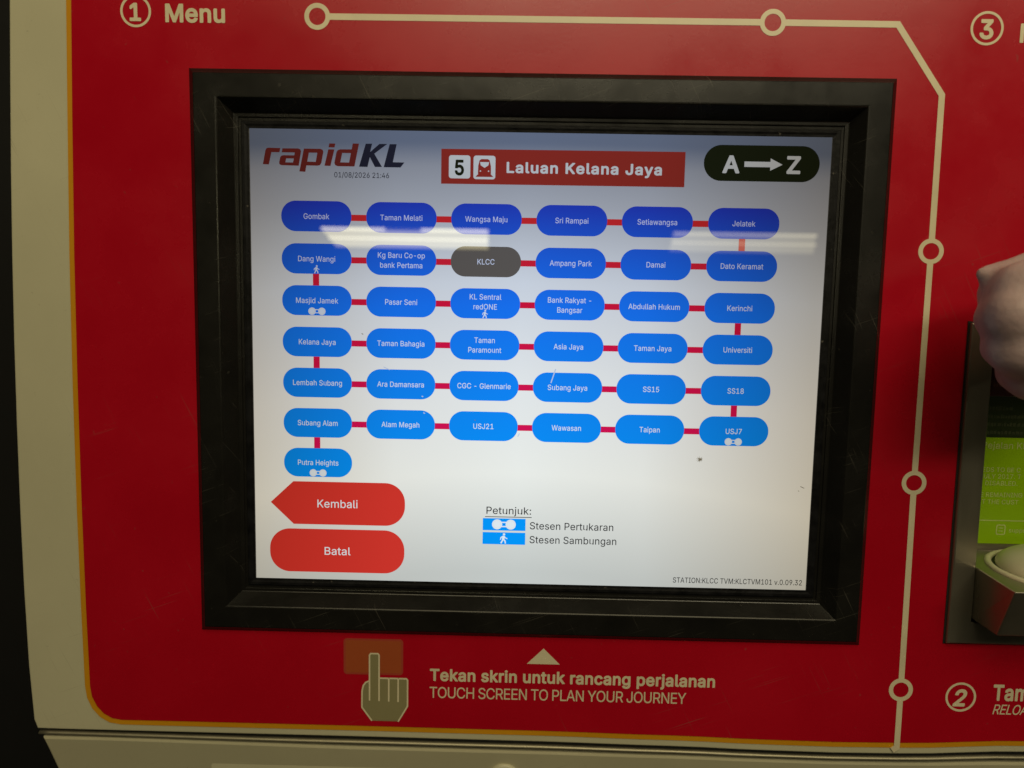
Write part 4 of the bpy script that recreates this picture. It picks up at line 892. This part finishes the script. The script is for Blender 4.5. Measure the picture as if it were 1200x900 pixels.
mb.flat([SS(circle(529, 84.5, 1.6, 12))], Z4 + .05, 'silver')
mb.build('line_header', screen)

# operator logo in slanted block letters
LOGO = {
    'r': [[(27.6, 77.1), (33.7, 46.5), (36.3, 42.4), (39.5, 41.2), (67.1, 41.6), (64.7, 50.8), (47.0, 50.8), (41.0, 77.5)]],
    'a': [[(71.6, 42.1), (106.4, 41.8), (111.2, 43.7), (112.9, 48.1), (107.4, 79.2), (68.9, 78.7), (64.4, 76.5), (63.9, 72.4), (66.3, 61.3), (69.2, 57.9), (73.5, 57.0), (97.7, 56.9), (98.9, 50.8), (69.8, 50.7)],
          [(79.6, 63.8), (96.7, 63.8), (94.7, 72.4), (77.8, 72.4)]],
    'p': [[(119.2, 41.9), (156.2, 41.9), (161.0, 44.0), (162.4, 48.7), (157.9, 72.3), (154.5, 77.3), (148.8, 78.5), (124.5, 78.3), (121.9, 92.3), (108.7, 91.4)],
          [(130.2, 50.6), (149.0, 50.5), (145.4, 70.2), (126.6, 70.0)]],
    'i': [[(173.5, 42.7), (186.9, 42.8), (178.1, 78.6), (164.7, 78.3)]],
    'dot': [[(175.6, 30.0), (189.2, 30.0), (187.2, 38.6), (174.1, 38.3)]],
    'd': [[(227.8, 29.2), (241.7, 29.5), (231.4, 78.9), (194.4, 78.9), (188.7, 76.8), (186.7, 71.8), (191.7, 48.2), (194.5, 44.0), (199.7, 42.3), (225.2, 41.9)],
          [(204.2, 50.2), (223.5, 50.2), (219.5, 70.5), (200.1, 70.5)]],
    'K': [[(256.5, 29.3), (270.7, 29.0), (266.4, 47.0), (286.8, 29.3), (304.4, 29.1), (275.5, 50.5), (292.6, 79.0), (276.9, 79.2), (265.6, 58.1), (260.4, 79.5), (241.6, 79.2)]],
    'L': [[(309.5, 29.5), (325.1, 29.3), (316.7, 68.3), (342.3, 68.5), (333.8, 79.4), (296.3, 79.5)]]}
mb = MB()
for k, loops in LOGO.items():
    mb.flat([SS(l) for l in loops], Z2, 'navy' if k in 'KL' else 'wine')
mb.build('operator_logo', screen)
mb = MB()
px_text(mb, '01/08/2026 21:46', 185.5, 103, 11.4, Z2, 'ink', 'regular', 124)
mb.build('clock_text', screen)

# A to Z button
mb = MB()
mb.flat([px_rrect(1003, 19.5, 1257, 97, 38.5)], Z2, 'pine')
px_text(mb, 'A', 1043, 78.5, 38.5, Z3, 'silver', 'bold', 40)
px_text(mb, 'Z', 1182, 78.0, 38.5, Z3, 'silver', 'bold', 36)
mb.flat([SS([(1092, 54.5), (1149, 54.5), (1149, 47), (1175.5, 60.2), (1149, 73.5), (1149, 66), (1092, 66)])], Z3, 'silver')
mb.build('sort_button', screen)


def walker(b_, x, y, s, z, mat):
    """Little walking figure, top left at x, y, about 16 by 19 raster units times s."""
    q = lambda a, b: (x + a * s, y + b * s)
    b_.flat([SS(circle(*q(9, 2.3), 2.1 * s, 14))], z, mat)
    for i, (p_, r_, w_) in enumerate((((8.6, 5), (7.4, 12), 4.2), ((7.6, 11), (3.6, 18.8), 2.4), ((8.0, 11), (11.0, 14.4), 2.4), ((10.8, 13.8), (11.8, 19), 2.3),
                                      ((7.6, 5.6), (3.4, 8.2), 1.9), ((3.6, 7.6), (2.8, 12), 1.7), ((9.2, 5.8), (11.6, 8.8), 1.8), ((11.2, 8.5), (15, 10), 1.6))):
        b_.flat([SS(stroke(q(*p_), q(*r_), w_ * s))], z + 0.004 * (i + 1), mat)


def linked_rings(b_, cx_, cy_, s, z):
    for sd in (-1, 1):
        b_.flat([SS(circle(cx_ + sd * 11.4 * s, cy_, 8.6 * s, 28))], z + 0.01, 'label')
        b_.flat([SS(circle(cx_ + sd * 11.4 * s, cy_, 6.8 * s, 28)), SS(circle(cx_ + sd * 11.4 * s, cy_, 6.1 * s, 28))], z + 0.03, 'silver')
    b_.flat([SS([(cx_ - 5 * s, cy_ - 4.6 * s), (cx_ + 5 * s, cy_ - 4.6 * s), (cx_ + 5 * s, cy_ - 2.6 * s), (cx_ - 5 * s, cy_ - 2.6 * s)])], z, 'label')
    b_.flat([SS([(cx_ - 5 * s, cy_ + 2.6 * s), (cx_ + 5 * s, cy_ + 2.6 * s), (cx_ + 5 * s, cy_ + 4.6 * s), (cx_ - 5 * s, cy_ + 4.6 * s)])], z, 'label')


ROWS = [
    ['Gombak', 'Taman Melati', 'Wangsa Maju', 'Sri Rampai', 'Setiawangsa', 'Jelatek'],
    ['Dang Wangi*w', 'Kg Baru Co-op/bank Pertama', 'KLCC', 'Ampang Park', 'Damai', 'Dato Keramat'],
    ['Masjid Jamek*o', 'Pasar Seni', 'KL Sentral/redONE*w', 'Bank Rakyat -/Bangsar', 'Abdullah Hukum', 'Kerinchi'],
    ['Kelana Jaya', 'Taman Bahagia', 'Taman/Paramount', 'Asia Jaya', 'Taman Jaya', 'Universiti'],
    ['Lembah Subang', 'Ara Damansara', 'CGC - Glenmarie', 'Subang Jaya', 'SS15', 'SS18'],
    ['Subang Alam', 'Alam Megah', 'USJ21', 'Wawasan', 'Taipan', 'USJ7*o'],
    ['Putra Heights*o']]
XC = [145.8, 336.2, 526, 716, 905.8, 1097]
YC = [188.8, 282.5, 375.6, 469, 562, 654.6, 747]
TXT_SQ = 0.90
for r, row in enumerate(ROWS):
    for c, entry in enumerate(row):
        name, _, icon = entry.partition('*')
        x, y = XC[c], YC[r]
        b_ = MB()
        b_.flat([px_rrect(x - 78.6, y - 33.6, x + 78.6, y + 33.6, 32.5, 16)], Z2, 'grey' if name == 'KLCC' else 'blue')
        lines = name.split('/')
        cap = 12.1
        for i, s in enumerate(lines):
            base = y + cap / 2 + (0 if len(lines) == 1 else (i - 0.5) * 22) - (4 if len(lines) == 2 and icon else 0)
            px_text(b_, s, x, base, cap, Z3, 'label', 'regular', None, 'centre', TXT_SQ)
        if icon == 'w':
            walker(b_, x - 8.5, y + 14, 0.98, Z3, 'label')
        if icon == 'o':
            linked_rings(b_, x, y + 24.2, 0.98, Z3)
        o = b_.build('station_button', screen)
        if name == 'KLCC':
            o['label'] = 'grey station button of the current stop'
for r in range(6):
    for c in range(5):
        b_ = MB()
        y = YC[r] + 2.0
        b_.flat([SS([(XC[c] + 76, y - 6.8), (XC[c + 1] - 76, y - 6.8), (XC[c + 1] - 76, y + 6.8), (XC[c] + 76, y + 6.8)])], Z1, 'crimson')
        b_.build('track_link', screen)
for r, c in ((0, 5), (1, 0), (2, 5), (3, 0), (4, 5), (5, 0)):
    b_ = MB()
    x = XC[c] - 1.8
    b_.flat([SS([(x - 7, YC[r] + 32), (x + 7, YC[r] + 32), (x + 7, YC[r + 1] - 32), (x - 7, YC[r + 1] - 32)])], Z1, 'crimson')
    b_.build('track_link', screen)

# back and cancel buttons
mb = MB()
body = rrect(60, 792, 347, 893, 46, 14)
arrow = [p_ for p_ in body if p_[0] > 150]
arrow = [(x, y) for x, y in arrow]
arrow.sort(key=lambda q: math.atan2(q[1] - 842.5, q[0] - 200))
mb.flat([SS(arrow + [(88, 893), (35, 842), (88, 792)])], Z2, 'scarlet')
px_text(mb, 'Kembali', 190, 852.5, 18.6, Z3, 'label', 'regular', 97, 'centre')
mb.build('back_button', screen)
mb = MB()
mb.flat([px_rrect(32, 904, 346, 1007, 47, 14)], Z2, 'scarlet')
px_text(mb, 'Batal', 189, 965, 18.6, Z3, 'label', 'regular', 63, 'centre')
mb.build('cancel_button', screen)

# legend
mb = MB()
px_text(mb, 'Petunjuk:', 534, 859, 17, Z2, 'ink', 'regular', 107)
mb.flat([SS([(533, 865), (641, 865), (641, 866.6), (533, 866.6)])], Z2, 'ink')
mb.build('legend_title', screen)
for y, s, wdt in ((884, 'Stesen Pertukaran', 196), (917, 'Stesen Sambungan', 204)):
    mb = MB()
    mb.flat([SS([(528, y - 14.5), (627, y - 14.5), (627, y + 14), (528, y + 14)])], Z2, 'blue')
    if y < 900:
        linked_rings(mb, 577, y - 0.5, 1.38, Z3)
    else:
        walker(mb, 566, y - 13, 1.3, Z3, 'label')
    px_text(mb, s, 636, y + 9.5, 17, Z2, 'ink', 'regular', wdt)
    mb.build('legend_entry', screen)
mb = MB()
px_text(mb, 'STATION:KLCC TVM:KLCTVM101 v.0.09.32', 972, 1013, 12.6, Z2, 'ink', 'regular', 301)
mb.build('version_text', screen)

# wear on the touch glass: a scuffed star and a few short scratches, each a mark of its own
mb = MB()
hub = []
for k in range(22):                              # one ragged star outline
    a = 2 * math.pi * k / 22
    rr0 = (3.0 + 1.2 * math.sin(k * 2.1)) if k % 2 else (6.0 + 4.5 * abs(math.sin(k * 1.7)))
    hub.append((1023 + rr0 * math.cos(a), 721 + 0.8 * rr0 * math.sin(a)))
mb.flat([SS(hub)], Z4 + .1, 'mark')
mb.build('scuff_mark', screen)
for p_, q_, w_, mt_ in (((1255, 779), (1264, 783), 1.5, 'mark'), ((1250, 789), (1253, 790.5), 1.2, 'mark'),
                        ((688, 520), (678, 552), 2.6, 'mark_lit'), ((297, 523), (311, 529), 2.0, 'mark_lit'), ((384, 588), (388, 589.5), 2, 'mark_lit'),
                        ((388, 626), (392, 627.5), 2, 'mark_lit'), ((605, 677), (609, 669), 2, 'mark_lit'), ((506, 640), (507, 642), 2.0, 'mark'), ((247, 448), (251, 450), 1.6, 'mark')):
    b_ = MB()
    b_.flat([SS(stroke(p_, q_, w_))], Z4 + .1, mt_)
    b_.build('scratch', screen)

# ------------------------------------------------------------------ card reader bay at the right
FX0, FX1, FY0, FY1 = 252.2, 440.0, -163.0, 30.0


def bay(d, z):
    return [(FX0 + d, FY1 - d, z), (FX0 + d, FY0 + d, z), (FX1 - d, FY0 + d, z), (FX1 - d, FY1 - d, z)]


mb = MB()
mb.loft([bay(0, ZP - 0.2), bay(0, ZP + 1.9), bay(0.3, ZP + 2.5), bay(0.9, ZP + 2.9), bay(13.2, ZP + 2.9), bay(13.6, ZP + 2.5), bay(13.7, -28)], 'steel')
bezel = mb.build('reader_frame', machine)
mb = MB()
mb.loft([bay(-0.9, ZP + 0.05), bay(-0.9, ZP + 0.5), bay(0.05, ZP + 0.5)], 'rubber')
mb.build('seal', bezel)
mb = MB()
mb.plate([rrect(264, -152, 430, 24, 0.5, 2)], -26.0, 2, 'steel')
mb.build('bay_back', bezel)

mb = MB()
ZN = -25.2
mb.plate([rrect(266.5, -111.2, 425, -42.2, 0.4, 2)], ZN, 0.6, 'lime')
notice = mb.build('notice', bezel)
zt = ZN + 0.1
b_ = MB()
text(b_, 'Pejalan Khas', 286.0, -49.3, 4.3, zt, 'lime_text', 'bold' if False else 'regular', None)
for s, x, y in (('NEEDS TO BE C', 282.2, -64.3), ('1ST JULY 2017. T', 277.6, -68.6), ('EN DISABLED.', 283.4, -73.0), ('THE REMAINING', 282.0, -80.6), ('E AT THE CUST', 282.6, -85.2)):
    text(b_, s, x, y, 2.9, zt, 'lime_text', 'regular', None)
b_.plate([[(266.8, -96.3), (424.6, -96.3), (424.6, -95.7), (266.8, -95.7)]], zt, 0.05, 'lime_text')
text(b_, 'com', 280.2, -103.6, 2.8, zt, 'lime_text')
b_.plate([rrect(299.6, -105.4, 305.6, -98.6, 1.2, 5), rrect(300.3, -104.7, 304.9, -99.3, .7, 5)], zt, 0.05, 'lime_text')
b_.plate([[(301.2, -101.2), (304.0, -101.2), (304.0, -100.6), (301.2, -100.6)]], zt, 0.05, 'lime_text')
b_.plate([[(301.2, -103.2), (304.0, -103.2), (304.0, -102.6), (301.2, -102.6)]], zt, 0.05, 'lime_text')
text(b_, 'suppo', 307.6, -103.6, 2.8, zt, 'lime_text')
b_.build('notice_text', notice)
mb = MB()
mb.plate([rrect(266.5, -42.0, 425, -15.8, 0.3, 2)], ZN - 0.1, 0.5, 'shaded_green')  # upper part of the notice, bay shade carried by the dark green
for s, x, y in (('1 or between', 283.0, -26.0), ('a little 20 sen', 284.0, -31.4), ('updates, mer', 283.2, -36.6)):
    pass
for k, (x0, x1, y) in enumerate(((286.4, 303.6, -24.6), (288.8, 318.0, -29.8), (285.6, 313, -34.9), (284.5, 330, -40.0))):
    xx = x0
    random.seed(k)
    while xx < x1:                                  # a line of print in shaded green, too blurred to read
        wd = random.uniform(0.8, 2.2)
        mb.plate([[(xx, y), (xx + wd, y), (xx + wd, y + random.uniform(1.4, 2.6)), (xx, y + random.uniform(1.4, 2.4))]], ZN + 0.02, 0.05, 'shaded_green_text')
        xx += wd + random.uniform(0.35, 0.9)
mb.build('notice_upper', bezel)
mb = MB()
mb.plate([rrect(266.5, -15.6, 425, 15, 0.3, 2)], ZN - 0.1, 0.5, 'shaded_red')
random.seed(5)
xx = 285.5
while xx < 325:
    wd = random.uniform(0.8, 1.6)
    mb.plate([[(xx, -9.8), (xx + wd, -9.8), (xx + wd, -9.8 + random.uniform(1.6, 3.2)), (xx, -9.8 + random.uniform(1.6, 3.2))]], ZN + 0.02, 0.05, 'shaded_red_text')
    xx += wd + random.choice((0.5, 0.6, 3.5))
mb.build('header_plate', bezel)

# tray with its cream button
YT, YB = -115.2, -147.4
mb = MB()
top = [(266.0, -25.4), (265.9, 10.0), (262.2, 48.6), (424.6, 48.6), (424.6, -25.4)]
bot = [(266.2, -25.4), (266.0, 10.0), (266.2, 31.6), (424.6, 31.6), (424.6, -25.4)]
mb.loft([[(x, YB, z) for x, z in bot], [(x, YT, z) for x, z in top]], 'steel', caps=(True, True))
tray = mb.build('reader_tray', bezel, bevel=0.9)
DX, DZ = 315.0, 17.0


def hring(r, y, n=64):
    return [(DX + r * math.cos(2 * math.pi * k / n), y, DZ - r * math.sin(2 * math.pi * k / n)) for k in range(n)]


mb = MB()
R0 = 36.0
mb.loft([hring(R0 * math.cos(t), YT + 14.0 * math.sin(t) + 0.2) for t in [math.radians(3.2 * k) for k in range(29)]], 'dome')
mb.build('reader_dome', tray, smooth=True)
mb = MB()
mb.loft([hring(39.6 + 2.0 * math.cos(t), YT + 0.1 + 1.7 * math.sin(t)) for t in [2 * math.pi * k / 16 for k in range(17)]], 'dome')
mb.build('dome_ring', tray, smooth=True)
mb = MB()
mb.loft([hring(38.6, YT + 0.25), hring(35.0, YT + 0.25)], 'rubber')
mb.build('dome_groove', tray)


# ------------------------------------------------------------------ a person's hand at the reader
def build_person():
    """One continuous skin: tapered limbs blown up round a skeleton, fused into a single surface and relaxed."""
    bones = []

    def chain(*pts_):
        bones.extend(zip(pts_, pts_[1:]))

    palm = (262, 36, 84, 32)
    chain((520, 190, 200, 44), (420, 138, 152, 37), (350, 95, 118, 29), (312, 72, 100, 25), palm)
    knuckles = [(233, 46, 80, 15.5), (228.5, 33, 83, 16.5), (232.5, 18, 81, 16), (243, 4.5, 76, 14)]
    for i, (x, y, z, r) in enumerate(knuckles):
        chain((290, 50 - 6 * i, 92, 20), (x, y, z, r), (x + 2, y - 1, z - 26 + 2 * i, 9.6 - 0.5 * i), (x + 20, y - 2, z - 41 + 3 * i, 8.2 - 0.4 * i),
              (x + 35, y + 3, z - 33 + 3 * i, 7.6 - 0.4 * i), (x + 41, y + 8, z - 23 + 2 * i, 6.4 - 0.4 * i))
    chain(palm, (280, 66, 78, 17), (258, 62, 64, 10.5), (241, 56.5, 58, 7.6), (224.5, 54.6, 59, 4.9))
    bm = bmesh.new()
    for a, b in bones:
        va, vb = Vector(a[:3]), Vector(b[:3])
        steps = max(2, int((vb - va).length / 2.5))
        for k in range(steps + 1):
            t = k / steps
            c, r = va.lerp(vb, t), a[3] + (b[3] - a[3]) * t
            mt = Matrix.Translation(W(*c)) @ Matrix.Scale(r / 1000.0, 4)
            bmesh.ops.create_icosphere(bm, subdivisions=2, radius=1.0, matrix=mt)
    me = bpy.data.meshes.new('person')
    bm.to_mesh(me)
    bm.free()
    o = bpy.data.objects.new('person', me)
    COL.objects.link(o)
    rm = o.modifiers.new('fuse', 'REMESH')
    rm.mode = 'VOXEL'
    rm.voxel_size = 0.0017
    sm = o.modifiers.new('relax', 'SMOOTH')
    sm.factor = 0.5
    sm.iterations = 38
    dg = bpy.context.evaluated_depsgraph_get()
    new = bpy.data.meshes.new_from_object(o.evaluated_get(dg))
    o.modifiers.clear()
    o.data = new
    bpy.data.meshes.remove(me)
    new.name = 'person'
    new.materials.clear()
    new.materials.append(M['skin'])
    new.polygons.foreach_set('use_smooth', [True] * len(new.polygons))
    tag(o, 'bare hand of a person reaching in from the right at the card reader', 'person')
    return o


person = build_person()

# ------------------------------------------------------------------ hall lights mirrored in the glass, and the dark behind
def fixture(x0, x1, y0, y1, z, slant, label, dif, tube, gaps):
    """Wall-washing fluorescent batten: housing, tilted lit reflector, one long tube, short tubes along the top."""
    e = bpy.data.objects.new('ceiling_light', None)
    COL.objects.link(e)
    e.location = W((x0 + x1) / 2, y0, z)
    tag(e, label, 'ceiling light', 'fluorescent battens behind the photographer')

    def put(b_, nm):
        o_ = b_.build(nm)
        o_.parent = e
        o_.matrix_parent_inverse = Matrix.Translation(-e.location)
        return o_
    b_ = MB()
    ring0 = [(x0 - 6, y1 + 12, z + 40), (x0 + slant - 6, y0 - 8, z + 60), (x1 + 6, y0 - 8, z + 60), (x1 + 6, y1 + 12, z + 40)]
    ring1 = [(x0 - 6, y1 + 12, z + 150), (x0 + slant - 6, y0 - 8, z + 150), (x1 + 6, y0 - 8, z + 150), (x1 + 6, y1 + 12, z + 150)]
    b_.loft([ring0, ring1], 'housing', caps=(True, True))
    put(b_, 'housing')
    b_ = MB()
    b_.add([(x0, y1 - 20, z), (x0 + slant, y0, z + 30), (x1, y0, z + 30), (x1, y1 - 20, z)], [(3, 2, 1, 0)], dif)
    put(b_, 'reflector')
    segs = [(x0 + slant * .55, x1, (y0 * 0.56 + y1 * 0.44), 9)] + [(x0 + (x1 - x0) * a, x0 + (x1 - x0) * b, y1 - 8, 13) for a, b in gaps]
    for a, b, yy, rad in segs:
        b_ = MB()
        b_.loft([[(xx, yy + rad * math.sin(2 * math.pi * k / 12), z - 22 + rad * math.cos(2 * math.pi * k / 12)) for k in range(12)] for xx in (a, b)], tube, caps=(True, True))
        put(b_, 'tube')
    return e


fixture(-2087, -366, 730, 912, 7000, 140, 'bright cream fluorescent batten mirrored left of the middle of the screen', 'diffuser', 'tube', ((0.0, 0.38), (0.60, 1.0)))
fixture(1545, 3000, 742, 924, 7000, -30, 'fainter fluorescent batten mirrored near the right edge of the screen', 'diffuser_dim', 'tube_dim', ((0.0, 1.0),))

mb = MB()
mb.plate([[(-6000, -1350), (4000, -1350), (4000, 2200), (-6000, 2200)]], -420, 100, 'wall')
wall = mb.build('wall')
tag(wall, 'unlit black wall seen past the left edge of the machine', 'wall', kind='structure')
